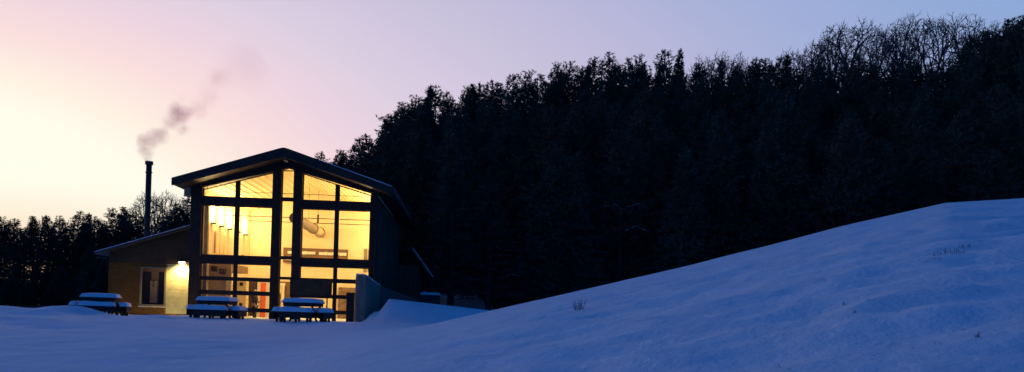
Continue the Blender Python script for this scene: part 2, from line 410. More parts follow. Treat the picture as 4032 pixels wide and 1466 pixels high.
# fascia boards on the gable, and soffit under the overhang
MB().prism([(EL - .05, roofz(EL) - .36), (-.1, roofz(-.1) - .50), (-.1, roofz(-.1) - .01), (-.28, roofz(-.28) + .012), (EL - .05, roofz(EL) + .02)], FY - .02, FY + .055).build('fascia', FASCIA, hall)
MB().prism([(-.1, roofz(-.1) - .50), (ER + .03, roofz(ER) - .36), (ER + .03, roofz(ER) + .02), (.08, roofz(.08) + .012), (-.1, roofz(-.1) - .01)], FY - .02, FY + .055).build('fascia', FASCIA, hall)
slope_slab(-5.42, -.1, .08, FY + .06, -.14, 'soffit', FASCIA, -.30); slope_slab(-.1, 5.30, .08, FY + .06, -.14, 'soffit', FASCIA, -.30)
MB().box(EL - .06, EL, FY, BY, roofz(EL) - .30, roofz(EL) + .01).build('gutter', FASCIA, hall)
MB().box(ER, ER + .06, FY, BY, roofz(ER) - .24, roofz(ER) + .01).build('gutter', ROOFM, hall)
slope_slab(-5.45, -4.75, .05, -.1, BY - .1, 'eave_soffit', FASCIA, -.28); slope_slab(4.58, 5.34, .05, -.1, BY - .1, 'eave_soffit', FASCIA, -.22)
MB().box(-5.28, -4.98, -.35, .1, 6.42, 6.86).build('rafter_end', mat('pale_rafter_end', (.28, .24, .16), var=.2), hall)
# thin old snow on the right slope near its edge
v_, f_ = [], []
for j in range(2):
    for i in range(41):
        x = 1.6 + (ER - 1.6) * i / 40; v_.append((x, FY - .03 + j * .5, roofz(x) + .012 + (.035 + .02 * sn(x * 2, 3)) * (1 if 0 < i < 40 else .2) * (i / 40) ** .4))
for i in range(40): f_.append((i, i + 1, 42 + i, 41 + i))
for i in range(41): x, y, z = v_[i]; v_.append((x, y, roofz(x) + .005))
for i in range(40): f_.append((82 + i, 83 + i, i + 1, i))
mesh_obj('roof_snow', v_, f_, SNOW, hall, False)
s_ = MB()
s_.prism([(ER - .35, roofz(ER - .35) + .01), (ER + .05, roofz(ER + .05) + .01), (ER + .05, roofz(ER + .05) + .06), (ER - .35, roofz(ER - .35) + .05)], -.8, BY - 5).build('roof_snow', SNOW, hall)
# small vent light under the ridge
q = LB(1120, 632, FY - .1)
MB().tube((q[0] + .02, FY - .12, q[1] - .0), (q[0] + .16, FY - .12, q[1] - .06), .05, .04, 8).build('ridge_emblem', mat('pale_emblem', (.5, .4, .25)), hall)
# side walls with vertical ribs outside, plaster inside
def ribbed(x, y0, y1, z0, z1, outward, name):
    mb = MB(); y = y0; mb.box(min(x, x - .08 * outward), max(x, x - .08 * outward), y0, y1, z0, z1)
    while y < y1 - .12:
        w = U(.05, .09); mb.box(min(x, x + .04 * outward), max(x, x + .04 * outward), y, y + w, z0, z1 - U(0, .02)); y += U(.34, .46)
    return mb.build(name, SIDING, hall)
ribbed(4.56, .2, 18.2, 0, ztop(4.52) - .02, 1, 'side_wall'); ribbed(-4.82, .2, 18.2, 0, ztop(-4.9) - .02, -1, 'side_wall')
MB().box(4.30, 4.47, .22, 9.6, 0, 6.97).build('inner_wall', PLASTER, hall)
MB().box(-4.73, -4.42, .22, 9.6, 0, 6.95).build('inner_wall', PLASTER, hall)
MB().prism([(-4.42, 0), (4.30, 0), (4.30, 6.93), (-.1, 8.25), (-4.42, 6.95)], 9.6, 9.75).build('back_wall', PLASTER, hall)
MB().prism([(-4.9, 0), (4.55, 0), (4.55, 7.0), (-.1, 8.5), (-4.9, 6.9)], 18.2, 18.35).build('rear_wall', SIDING, hall)
MB().box(-4.42, 4.3, .1, 9.6, -.05, .0).build('floor', FLOORM, hall)
def ceiling(x0, x1, name):
    mb = MB(); z0 = lambda x: 8.22 - .30 * abs(x + .1)
    mb.prism([(x0, z0(x0)), (x1, z0(x1)), (x1, z0(x1) + .05), (x0, z0(x0) + .05)], .16, 9.6)
    n = 13
    for i in range(n):
        a = x0 + (x1 - x0) * (i + .3) / n; b = a + .07
        mb.prism([(a, z0(a) - .05), (b, z0(b) - .05), (b, z0(b) + .01), (a, z0(a) + .01)], .17, 9.58)
    return mb.build(name, CEIL, hall)
ceiling(-4.42, -.1, 'ceiling'); ceiling(-.1, 4.30, 'ceiling')
# tie rods with turnbuckle, duct
for (y, z) in ((3.0, 5.85), (6.5, 5.95)):
    MB().tube((-4.42, y, z), (4.3, y, z), .022, n=6).build('tie_rod', RUST, hall)
MB().tube((-4.42, 2.9, 7.15), (4.3, 2.9, 7.15), .015, n=6).build('tie_rod', RUST, hall)
MB().tube((.93, 3.0, 5.62), (.93, 3.0, 6.06), .055, n=8).build('turnbuckle', RUST, hall)
d_ = MB().tube((.04, 1.0, 5.62), (.04, 6.4, 5.62), .28, n=24).build('ventilation_duct', GALV, hall)
for yy in (6.4, 8.6): MB().tube((.04, yy, 5.62), (.04, yy + .15, 5.62), .33, n=24).build('duct_collar', GALV, d_)
MB().tube((.04, 6.55, 5.62), (.04, 9.58, 5.62), .28, n=24).build('duct_section', mat('fabric_duct', (.5, .42, .30)), d_)
for yy in (2.5, 5.0, 8.0): MB().tube((.04, yy, 5.9), (.04, yy, 8.1), .01, n=5).build('hanger_rod', RUST, d_)
# uplighter sconces on the left wall; unseen right-wall copies added for fill light
LY = (1.5, 3.05, 4.65, 6.4, 8.05)
def sconce(side, y):
    x = -4.42 if side < 0 else 4.30
    s = -side
    lamp = MB()
    pts = []
    n = 10; r = .14
    b = []
    t_ = []
    for i in range(n + 1):
        a = -math.pi / 2 + math.pi * i / n
        b.append((x + s * (.01 + r * math.cos(a)), y + r * math.sin(a), 5.30)); t_.append((x + s * (.01 + r * math.cos(a)), y + r * math.sin(a), 6.15))
    if s < 0: b.reverse(); t_.reverse()
    sh = MB().hexa(b, t_).build('wall_lamp', LAMP, hall)
    MB().box(min(x + s * .01, x + s * .20), max(x + s * .01, x + s * .20), y - .17, y + .17, 5.20, 5.285).build('lamp_bracket', FRAME, sh)
    ld = bpy.data.lights.new('sconce_light', 'POINT'); ld.energy = 128; ld.color = (1, .665, .27); ld.shadow_soft_size = .12
    lo = bpy.data.objects.new('sconce_light', ld); COL.objects.link(lo); lo.parent = sh; lo.location = (x + s * .42, y, 5.9)
for y in LY: sconce(-1, y); sconce(1, y)  # second call adds the unseen right-wall set that evens out the room light
# inside, ground floor
MB().box(-4.415, -4.22, .28, .50, 0, 6.5).build('column', mat('log_column', (.26, .21, .16), var=.3, scale=3, stretch=(3, 3, .6)), hall)
rm = MB().box(-4.41, -3.25, 1.3, 1.45, .002, 3.1).build('inner_room', TAN, hall)
MB().box(-4.41, -3.25, 1.46, 4.7, 2.72, 3.1).build('inner_room_roof', mat('dark_tan', (.26, .17, .10), var=.1), rm)
MB().box(-3.5, -3.26, 1.28, 1.3, .002, 2.3).build('pale_door', CREAM, rm)
for (y, z) in ((2.6, 4.2), (3.4, 4.2), (4.2, 4.2), (5.0, 4.2)):
    MB().box(-4.415, -4.38, y - .32, y + .32, 3.75, 4.8).build('wall_panel', CREAM, hall)
MB().box(-4.415, -4.34, 2.05, 2.2, 3.7, 4.85).build('panel_edge', TAN, hall)
MB().box(-4.415, -4.36, 7.6, 8.1, 3.5, 4.0).build('panel_edge', TAN, hall)
a, b = LB(970, 1105, 9.5), LB(1010, 1105, 9.5)
MB().box(-4.41, -3.35, 9.45, 9.58, .002, 2.45).build('dark_door', DARKWOOD, hall)
dxa, dxb, dxc = LB(1092, 1110, 9.4)[0], LB(1121, 1110, 9.4)[0], LB(1150, 1110, 9.4)[0]
MB().box(dxa - .3, dxc, 9.44, 9.58, .002, 2.5).build('dark_panelling', BROWNW, hall)
f0 = MB().box(dxa, dxa + .1, 9.3, 9.42, .002, 2.22).box(dxb - .1, dxb, 9.3, 9.42, .002, 2.22).box(dxa, dxb + .04, 9.3, 9.42, 2.22, 2.4).build('door_frame', WHITE, hall)
MB().box(dxa + .1, dxb - .1, 9.35, 9.42, .002, 2.22).build('inner_door', CREAM, f0)
MB().box(dxa + .12, dxa + .25, 9.31, 9.35, .3, 1.75).build('dark_strip', BLACK, f0)
MB().box(LB(1333, 1110, 9.4)[0], 4.29, 9.46, 9.58, .002, 2.25).build('dark_panelling', mat('grey_brown_panel', (.20, .13, .09)), hall)
for k in range(2):
    wz = MB().box(2.72 + .28 * k, 2.92 + .28 * k, 9.5, 9.58, 3.3, 4.75).build('louvre', mat('grey_louvre', (.2, .18, .14)), hall)

# annex on the left
an = .8
ax0, ax1 = -9.4, -4.98
def az_(x): return 3.42 + 0.325 * (x + 9.94)
wx0, wx1, wz0, wz1 = -7.78, -6.42, .72, 2.78
def boards(x0, x1, z0, z1, m, name, y=an, step=.26, topf=None):
    mb = MB(); z = z0
    while z < z1 - .01:
        zt = min(z + step - .012, z1)
        mb.prism([(x0, z), (x1, z), (x1, zt), (x0, zt)], y, y + .1) if topf is None else None
        z += step
    mb.box(x0, x1, y + .015, y + .12, z0, z1)
    return mb.build(name, m, hall)
boards(ax0, wx0, 0, 2.95, YELLOW, 'annex_wall'); boards(wx0, wx1, 0, wz0, YELLOW, 'annex_wall'); boards(wx0, wx1, wz1, 2.95, YELLOW, 'annex_wall', step=.17)
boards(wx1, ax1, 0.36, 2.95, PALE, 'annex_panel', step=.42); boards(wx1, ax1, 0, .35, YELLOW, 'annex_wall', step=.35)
# corrugated gable above
mb = MB(); z = 2.95
while z < az_(ax1) - .1:
    xa = max(ax0, -9.94 + (z + .12 - 3.42) / .325 + .1) if z > 3.2 else ax0
    mb.box(xa, ax1, an + .02, an + .06, z, z + .05); z += .1
mb.prism([(ax0, 2.95), (ax1, 2.95), (ax1, az_(ax1) - .1), (ax0, az_(ax0) - .1)], an + .045, an + .12)
mb.build('annex_gable', CORR, hall)
MB().box(ax0, ax0 + .1, an + .13, 10, 0, 3.4).build('annex_wall', SIDING, hall)
MB().prism([(ax0, 0), (ax1, 0), (ax1, az_(ax1) - .1), (ax0, az_(ax0) - .1)], 9.9, 10).build('annex_wall', SIDING, hall)
MB().box(ax0 + .1, ax1, an + .13, 9.9, -.05, 0).build('annex_floor', FLOORM, hall)
MB().prism([(-9.98, az_(-9.98) - .09), (-4.98, az_(-4.98) - .09), (-4.98, az_(-4.98)), (-9.98, az_(-9.98))], an - .45, 10.3).build('annex_roof', ROOFM, hall)
MB().prism([(-9.99, az_(-9.99) + .004), (-4.98, az_(-4.98) + .004), (-4.98, az_(-4.98) + .03), (-9.9, az_(-9.9) + .035)], an - .46, 10.2).build('roof_snow', SNOW, hall)
MB().box(-9.95, -9.4, an - .3, an - .2, 3.12, 3.18).build('eave_trim', ROOFM, hall)
# annex window
wf = MB().box(wx0, wx1, an - .06, an + .1, wz0, wz0 + .09).box(wx0, wx1, an - .06, an + .1, wz1 - .09, wz1).box(wx0, wx0 + .09, an - .06, an + .1, wz0 + .09, wz1 - .09).box(wx1 - .09, wx1, an - .06, an + .1, wz0 + .09, wz1 - .09).build('window', mat('pale_trim', (.16, .13, .09), var=.1), hall)
mesh_obj('pane', [(wx0 + .09, an, wz0 + .09), (wx1 - .09, an, wz0 + .09), (wx1 - .09, an, wz1 - .09), (wx0 + .09, an, wz1 - .09)], [(0, 1, 2, 3)], GLASS, wf)
MB().box(wx0, wx1, an - .14, an - .06, wz0 - .06, wz0 - .003).build('sill', mat('pale_sill', (.45, .42, .36)), wf)
rb = MB().box(ax0 + .11, ax1, an + 2.2, an + 2.3, 0, 3).build('annex_partition', TAN, hall)
for (x0, x1, z0, z1, m) in ((-7.95, -7.6, .9, 2.1, CREAM), (-7.83, -7.75, 1.75, 2.15, BROWNW), (-7.2, -6.9, .9, 2.2, CREAM), (-7.5, -7.3, .8, 2.6, BLACK), (-8.3, -7.98, .8, 2.6, DARKWOOD), (-8.2, -6.9, .55, .88, BLACK)):
    MB().box(x0, x1, an + 1.9, an + 2.1, z0, z1).build('room_fitting', m, hall)
ld = bpy.data.lights.new('annex_light', 'POINT'); ld.energy = 10; ld.color = (1, .66, .38); ld.shadow_soft_size = .1
lo = bpy.data.objects.new('annex_light', ld); COL.objects.link(lo); lo.parent = hall; lo.location = (-7.1, an + 1.0, 2.7)
# porch lamp
lx, lz = LB(717, 1036, an - .1)
pl = MB().tube((lx, an - .02, lz + .12), (lx, an - .16, lz + .12), .05, n=10).box(lx - .2, lx + .2, an - .24, an, lz + .05, lz + .1).build('wall_lamp', RUST, hall)
MB().tube((lx, an - .13, lz + .047), (lx, an - .13, lz - .03), .15, .13, 16).tube((lx, an - .13, lz - .031), (lx, an - .13, lz - .08), .12, .04, 16).build('lamp_lens', LAMPW, pl)
ld = bpy.data.lights.new('porch_light', 'SPOT'); ld.energy = 560; ld.color = (1, .74, .28); ld.shadow_soft_size = .08; ld.spot_size = math.radians(150); ld.spot_blend = .8
lo = bpy.data.objects.new('porch_light', ld); COL.objects.link(lo); lo.parent = pl; lo.location = (lx, an - .30, lz - .08); lo.rotation_euler = (math.radians(12), 0, 0)

# chimney
ct, cb = LB(588, 642, 3.0), LB(578, 915, 3.0)
chx = (ct[0] + cb[0]) / 2
ch = MB().tube((chx, 3, 3.4), (chx, 3, ct[1] - .1), .15, n=20).build('chimney', RUST, hall, True)
MB().tube((chx, 3, ct[1] - .1), (chx, 3, ct[1] + .08), .21, n=20).build('chimney_cap', RUST, ch)
for zz in (.55, 2.1): MB().tube((chx, 3, ct[1] - zz), (chx, 3, ct[1] - zz + .05), .185, n=20).build('chimney_collar', RUST, ch)
MB().tube((chx, 3, 6.6), (-6.4, 5.5, 4.9), .015, n=5).build('stay_wire', RUST, ch)
MB().tube((-5.98, 2, 4.7), (-5.98, 2, 5.1), .06, n=10).build('vent_pipe', GALV, hall)
MB().tube((-7.6, 3, 4.0), (-7.45, 3, 4.55), .09, n=10).build('vent_pipe', GALV, hall)

# lean-to on the right flank
MB().box(4.62, 6.15, 13.0, 18.0, 0, 4.0).build('lean_to_wall', SIDING, hall)
mb = MB(); x = 4.64
while x < 6.1: mb.box(x, x + .07, 12.96, 13.0, 0, 4.0); x += .36
mb.build('lean_to_batten', SIDING, hall)
a, b = LB(1582, 966, 12.6), LB(1623, 979, 12.6); c = LB(1703, 1092, 12.6)
MB().prism([(a[0], a[1] - .15), (b[0], b[1] - .18), (c[0] - .15, c[1] - .05), (c[0], c[1]), (b[0], b[1]), (a[0], a[1])], 12.6, 18.3).build('lean_to_roof', ROOFM, hall)
MB().prism([(b[0], b[1] + .01), (c[0], c[1] + .01), (c[0] + .05, c[1] + .07), (b[0] + .04, b[1] + .06)], 12.58, 18.2).build('roof_snow', SNOW, hall)

# ------------------------------------------------------------------ things in and around the hall
def thing(name, label, cat, mb, m, group=None, bevel=0, loc=None):
    o = mb.build(name, m, None, bevel=bevel); o.location = BO; o.rotation_euler = (0, 0, YAW); return tag(o, label, cat, group)
a, b = LB(1115, 973, 9.35), LB(1369, 978, 9.35)
wb = thing('wall_board', 'long brown framed board with white strips high on the back wall', 'board', MB().box(a[0], b[0], 9.4, 9.56, a[1] - .95, a[1] - .02), BROWNW)
for r in range(2):
    for c in range(2):
        x0 = a[0] + .28 + c * 1.95 - r * .12; z0 = a[1] - .42 - r * .40
        mb = MB(); x = x0
        while x < x0 + 1.7: w = U(.2, .5); mb.box(x, min(x + w - .02, x0 + 1.72), 9.37, 9.4, z0 + U(0, .02), z0 + .19 + U(-.02, .02)); x += w
        mb.build('white_strip', WHITE, wb)
x0, z1 = LB(1143, 1097, -.25); x1, z0 = LB(1306, 1172, -.25)
bd = thing('chalkboard', 'blank dark green board fixed across the right glass door', 'board', MB().box(x0 + .06, x1 - .06, -.27, -.235, z0 + .06, z1 - .06), GREEN)
MB().box(x0, x1, -.29, -.23, z1 - .06, z1).box(x0, x1, -.29, -.23, z0, z0 + .06).box(x0, x0 + .06, -.29, -.23, z0 + .06, z1 - .06).box(x1 - .06, x1, -.29, -.23, z0 + .06, z1 - .06).build('board_frame', FRAME, bd)
MB().box(x0 + .2, x0 + .26, -.3, -.22, .001, z0).box(x1 - .26, x1 - .2, -.3, -.22, .001, z0).build('board_stand', FRAME, bd)
for (px, py, lab) in ((841, 1057, 'black loudspeaker high on the tan room wall, the left and higher one'), (874, 1068, 'black loudspeaker on the tan room wall, the right and lower one')):
    x, z = LB(px, py, 1.1)
    sp_ = thing('loudspeaker', lab, 'loudspeaker', MB().box(x - .13, x + .13, 1.02, 1.29, z - .15, z + .13), BLACK, 'loudspeakers on the tan room wall', .015)
    MB().tube((x, 1.0, z - .04), (x, 1.02, z - .04), .08, n=14).tube((x, 1.0, z + .08), (x, 1.02, z + .08), .035, n=10).build('speaker_cone', RUST, sp_)
cx0, cz1 = LB(930, 1105, 5.1); cx1, _z = LB(970, 1105, 5.1)
cb_ = thing('cabinet', 'tall cream cabinet with two small dark openings behind the left glass door', 'cabinet', MB().box(cx0, cx1, 5.1, 5.7, .002, cz1), CREAM, bevel=.01)
for (zz, w) in ((cz1 - .2, .1), (.95, .08)): MB().box(cx0 + .3 - w, cx0 + .3 + w, 5.08, 5.1, zz - .09, zz + .09).build('dark_opening', BLACK, cb_)
bx0, bz1 = LB(1014, 1110, 6.0); bx1, _z = LB(1062, 1110, 6.0)
bn = thing('hanging_banner', 'white hanging banner with broad orange stripe behind the left glass door', 'banner', MB().box(bx0, bx1, 6.0, 6.03, .05, bz1), WHITE)
ox0, _z = LB(1027, 1110, 6.0); ox1, _z = LB(1048, 1110, 6.0)
MB().box(ox0, ox1, 5.985, 6.0, .06, bz1 - .05).build('orange_stripe', ORANGE, bn)
MB().tube((bx0 - .05, 6.015, bz1), (bx1 + .05, 6.015, bz1), .025, n=8).build('banner_rod', RUST, bn)
ch_ = thing('chair', 'small dark chair standing behind the right glass door', 'chair', MB().box(3.2, 3.65, 2.0, 2.45, .43, .47), BLACK)
for (x, y) in ((3.22, 2.02), (3.6, 2.02)): MB().box(x, x + .03, y, y + .03, .002, .43).build('leg', RUST, ch_)
for (x, y) in ((3.22, 2.41), (3.6, 2.41)): MB().box(x, x + .03, y, y + .03, .002, .90).build('leg', RUST, ch_)
MB().box(3.25, 3.6, 2.415, 2.435, .6, .88).build('backrest', BLACK, ch_)

# retaining wall at the right corner
def Lv(p): return Vector(p)
rw = empty('retaining_wall', BO, YAW); tag(rw, 'grey concrete wing wall with sloping top at right corner of hall', 'wall')
fx0, ft = LB(1400, 1081, -2.2); fx1, _z = LB(1441, 1084, -2.2)
ex, ez = LB(1500, 1128, .35)
ax, ay = fx0, -2.2
v = [(fx0, -2.2, -.1), (fx1, -2.2, -.1), (ex, .35, -.1), (ex - .5, .55, -.1)]
t = [(fx0, -2.2, ft), (fx1, -2.2, ft - .03), (ex, .35, ez), (ex - .5, .55, ez + .05)]
MB().hexa(v, t).build('concrete_wall', CONC, rw, bevel=.05)
t2 = [(p[0], p[1], p[2] + .003) for p in t]; t3 = [(p[0] + .0, p[1], p[2] + .06) for p in t]
MB().hexa(t2, t3).build('snow_cap', SNOW, rw, bevel=.02)
lw = empty('low_wall', BO, YAW); tag(lw, 'low brown side wall falling away under a snowy rail beside the hall', 'wall')
a2, b2 = (ex + .02, .45), (6.3, 11.0)
z_a, z_b = LB(1512, 1133, .45)[1], LB(1648, 1190, 11)[1]
MB().hexa([(a2[0] - .2, a2[1], -.1), (a2[0], a2[1], -.1), (b2[0], b2[1], -.1), (b2[0] - .2, b2[1], -.1)], [(a2[0] - .2, a2[1], z_a), (a2[0], a2[1], z_a), (b2[0], b2[1], z_b), (b2[0] - .2, b2[1], z_b)]).build('wall_body', mat('brown_render', (.16, .13, .12), var=.3, scale=2), lw)
MB().hexa([(a2[0] - .24, a2[1] - .02, z_a + .004), (a2[0] + .06, a2[1] - .02, z_a + .004), (b2[0] + .06, b2[1], z_b + .004), (b2[0] - .24, b2[1], z_b + .004)], [(a2[0] - .22, a2[1], z_a + .03), (a2[0] + .04, a2[1], z_a + .03), (b2[0] + .04, b2[1], z_b + .07), (b2[0] - .22, b2[1], z_b + .07)]).build('coping', mat('dusted_coping', (.30, .23, .22), var=.3, scale=6), lw)
x0, z1 = LB(1364, 1152, -2.0); x1, _z = LB(1394, 1152, -2.0)
bn_ = thing('waste_bin', 'dark square bin against the grey wing wall', 'bin', MB().box(x0, x1 - .01, -1.95, -1.5, -.1, z1 - .06), BLACK, bevel=.02)
MB().box(x0 - .03, x1 - .005, -1.98, -1.48, z1 - .057, z1).build('lid', TABLEM, bn_, bevel=.015)
p0, p1 = at(1655, 1160, 53), at(1728, 1162, 53)
ub = MB().box(p0.x, p1.x, 53, 54, -.9, p0.z).build('utility_box', mat('dark_cabinet', (.05, .055, .06)), None, bevel=.04); tag(ub, 'dark low utility box with rounded snow cap behind the snow bank', 'utility box')
c_ = snow_cap('snow_cap', p0.x - .04, p1.x + .05, 52.95, 54.05, p0.z + .03, .12, ub, 3)

# ------------------------------------------------------------------ picnic tables
def picnic_table():
    root = empty('picnic_table')
    tb = MB()
    for i in range(8): tb.box(-.72, .72, -.72 + i * .182, -.72 + i * .182 + .166, .77, .81)
    tb.box(-.70, .70, -.70, -.66, .65, .769).box(-.70, .70, .66, .70, .65, .769).box(-.70, -.66, -.66, .66, .65, .769).box(.66, .70, -.66, .66, .65, .769)
    tp = tb.build('tabletop', TABLEM, root, bevel=.008)
    snow_cap('snow_cap', -.76, .76, -.76, .76, .835, .13, tp, 1)
    for k in range(4):
        a = k * math.pi / 2; R = Matrix.Rotation(a, 4, 'Z')
        b = MB().box(-.72, .72, -1.16, -1.03, .42, .46).box(-.72, .72, -1.01, -.88, .42, .46).box(-.71, .71, -1.15, -1.11, .20, .419).box(-.71, .71, -.93, -.89, .20, .419).box(-.62, -.54, -1.11, -.93, .36, .419).box(.54, .62, -1.11, -.93, .36, .419).build('bench', TABLEM, root)
        b.matrix_local = R
        snow_cap('snow_cap', -.75, .75, -1.20, -.85, .475, .14, b, 5 + k)
        for sx in (-.58, .58): MB().box(sx - .04, sx + .04, -1.10, -.50, .29, .345).build('bench_arm', TABLEM, root).matrix_local = R
        for sx in (-.5, 0, .5): MB().box(sx - .04, sx + .04, -1.07, -.97, -.14, .279).build('bench_leg', TABLEM, root).matrix_local = R
        l = MB().tube((-.58, -.52, .76), (-.58, -.86, -.14), .045, n=6).build('leg', TABLEM, root); l.matrix_local = R
        l = MB().tube((.58, -.52, .76), (.58, -.86, -.14), .045, n=6).build('leg', TABLEM, root); l.matrix_local = R
    return root
def copy_tree(o, parent=None):
    c = o.copy(); COL.objects.link(c); c.parent = parent
    for ch in list(o.children): copy_tree(ch, c)
    return c
pt = picnic_table()
tabs = [((397, 1222), 33.0, .30, 'snow capped square picnic table standing left of the annex window'),
        ((855, 1236), 33.5, .04, 'snow capped square picnic table in front of the left glass door'),
        ((1194, 1240), 32.5, -.06, 'snow capped square picnic table in front of the central post')]
TG = 'snow covered picnic tables in front of the hall'
bases = []
for i, ((px, py), Y, rz, lab) in enumerate(tabs):
    o = pt if i == 0 else copy_tree(pt)
    p = at(px, py, Y); gz = ground(p.x, Y)
    o.location = (p.x, Y, gz - (.03, .09, .03)[i]); o.rotation_euler = (0, 0, rz); o.scale = (.88, .88, (.93, 1, 1)[i]); tag(o, lab, 'picnic table', TG)

# ------------------------------------------------------------------ person inside
def skin_body(name, joints, bones, m, parent=None, sub=2):
    me = bpy.data.meshes.new(name); me.from_pydata([j[0] for j in joints], bones, []); me.update()
    if m: me.materials.append(m)
    o = bpy.data.objects.new(name, me); COL.objects.link(o)
    if parent: o.parent = parent
    o.modifiers.new('skin', 'SKIN'); 
    if not me.skin_vertices:
        bm = bmesh.new(); bm.from_mesh(me); bm.verts.layers.skin.verify(); bm.to_mesh(me); bm.free()
    for i, (_, r) in enumerate(joints): me.skin_vertices[0].data[i].radius = (r, r) if not isinstance(r, tuple) else r
    me.skin_vertices[0].data[0].use_root = True
    s = o.modifiers.new('sub', 'SUBSURF'); s.levels = sub; s.render_levels = sub
    return o
SKINM = mat('skin', (.45, .27, .19), var=.08); JACK = mat('dark_jacket', (.02, .018, .022), var=.2); TROU = mat('dark_trousers', (.03, .028, .035), var=.2); CAPM = mat('pale_cap', (.55, .52, .45)); 
px_, pz_ = LB(1008, 1145, 2.4)
per = empty('person', W(px_ - .05, 2.4, .0), YAW - .2)
tag(per, 'person in dark jacket and pale cap standing indoors looking at a phone', 'person')
# facing +x
J = [((0, 0, .95), (.12, .16)), ((0, 0, 1.15), (.12, .15)), ((0, 0, 1.36), (.12, .17)), ((.01, 0, 1.47), .07), ((.03, 0, 1.53), .055), ((.05, 0, 1.63), (.095, .08)), ((.05, 0, 1.71), (.085, .075)),
     ((0, .19, 1.40), .06), ((.02, .24, 1.13), .045), ((.24, .17, 1.10), .036), ((.31, .12, 1.14), .022),
     ((0, -.19, 1.40), .06), ((.02, -.24, 1.13), .045), ((.24, -.13, 1.12), .036), ((.31, -.07, 1.15), .022),
     ((0, .09, .86), .09), ((.01, .10, .48), .06), ((-.01, .11, .09), .042), ((.13, .12, .045), .035),
     ((0, -.09, .86), .09), ((.03, -.10, .48), .06), ((.02, -.11, .09), .042), ((.16, -.12, .045), .035)]
Bn = [(0, 1), (1, 2), (2, 3), (3, 4), (4, 5), (5, 6), (2, 7), (7, 8), (8, 9), (9, 10), (2, 11), (11, 12), (12, 13), (13, 14), (0, 15), (15, 16), (16, 17), (17, 18), (0, 19), (19, 20), (20, 21), (21, 22)]
skin_body('body', J, Bn, SKINM, per)
skin_body('jacket', [((0, 0, .90), (.15, .19)), ((0, 0, 1.15), (.145, .18)), ((0, 0, 1.36), (.145, .19)), ((.01, 0, 1.46), .09), ((0, .20, 1.40), .075), ((.02, .25, 1.13), .06), ((.22, .18, 1.10), .048), ((0, -.20, 1.40), .075), ((.02, -.25, 1.13), .06), ((.22, -.14, 1.12), .048)],
          [(0, 1), (1, 2), (2, 3), (2, 4), (4, 5), (5, 6), (2, 7), (7, 8), (8, 9)], JACK, per)
skin_body('trousers', [((0, 0, .93), (.14, .17)), ((0, .09, .84), .10), ((.01, .10, .48), .075), ((-.01, .11, .12), .06), ((0, -.09, .84), .10), ((.03, -.10, .48), .075), ((.02, -.11, .12), .06)], [(0, 1), (1, 2), (2, 3), (0, 4), (4, 5), (5, 6)], TROU, per)
for s in (-1, 1):
    skin_body('shoe', [((-.04, s * .11, .05), .045), ((.12, s * .12, .04), .04)], [(0, 1)], BLACK, per, 1)
    fg = []
    hx, hy, hz = .31, -.07 if s < 0 else .12, 1.15
    for k in range(4):
        f = skin_body('finger', [((hx, hy + s * (.024 - k * .016), hz + .01), .010), ((hx + .035, hy + s * (.024 - k * .016), hz + .02 - k * .003), .009), ((hx + .05, hy + s * (.02 - k * .016), hz + .045), .008)], [(0, 1), (1, 2)], SKINM, per, 1)
    skin_body('thumb', [((hx - .02, hy - s * .02, hz + .01), .011), ((hx + .02, hy - s * .035, hz + .035), .010)], [(0, 1)], SKINM, per, 1)
skin_body('nose', [((.12, 0, 1.655), .014), ((.15, 0, 1.64), .016)], [(0, 1)], SKINM, per, 1)
cp = MB(); 
bm = bmesh.new(); bmesh.ops.create_uvsphere(bm, u_segments=14, v_segments=8, radius=.115); bmesh.ops.delete(bm, geom=[v for v in bm.verts if v.co.z < -.01], context='VERTS')
me = bpy.data.meshes.new('cap'); bm.to_mesh(me); bm.free(); me.materials.append(CAPM)
cpo = bpy.data.objects.new('cap', me); COL.objects.link(cpo); cpo.parent = per; cpo.location = (.045, 0, 1.70); cpo.scale = (1.05, .9, .8)
MB().hexa([(.05, -.08, 1.70), (.21, -.06, 1.685), (.21, .06, 1.685), (.05, .08, 1.70)], [(.05, -.08, 1.715), (.21, -.06, 1.697), (.21, .06, 1.697), (.05, .08, 1.715)]).build('cap_brim', CAPM, cpo).matrix_parent_inverse = Matrix.Identity(4)
cpo.children[0].location = (-.045, 0, -1.70)
ph = MB().box(-.005, .005, -.036, .036, -.07, .07).build('phone', BLACK, None, bevel=.003); pw = per.matrix_basis @ Vector((.365, .02, 1.20)); ph.location = pw; ph.rotation_euler = (0, math.radians(-35), YAW - .2); tag(ph, 'black phone held in front of the person indoors', 'phone')
mesh_obj('screen', [(-.0052, -.032, -.065), (-.0052, .032, -.065), (-.0052, .032, .065), (-.0052, -.032, .065)], [(0, 3, 2, 1)], emit('phone_screen', (.7, .8, 1, 1), .6), ph)

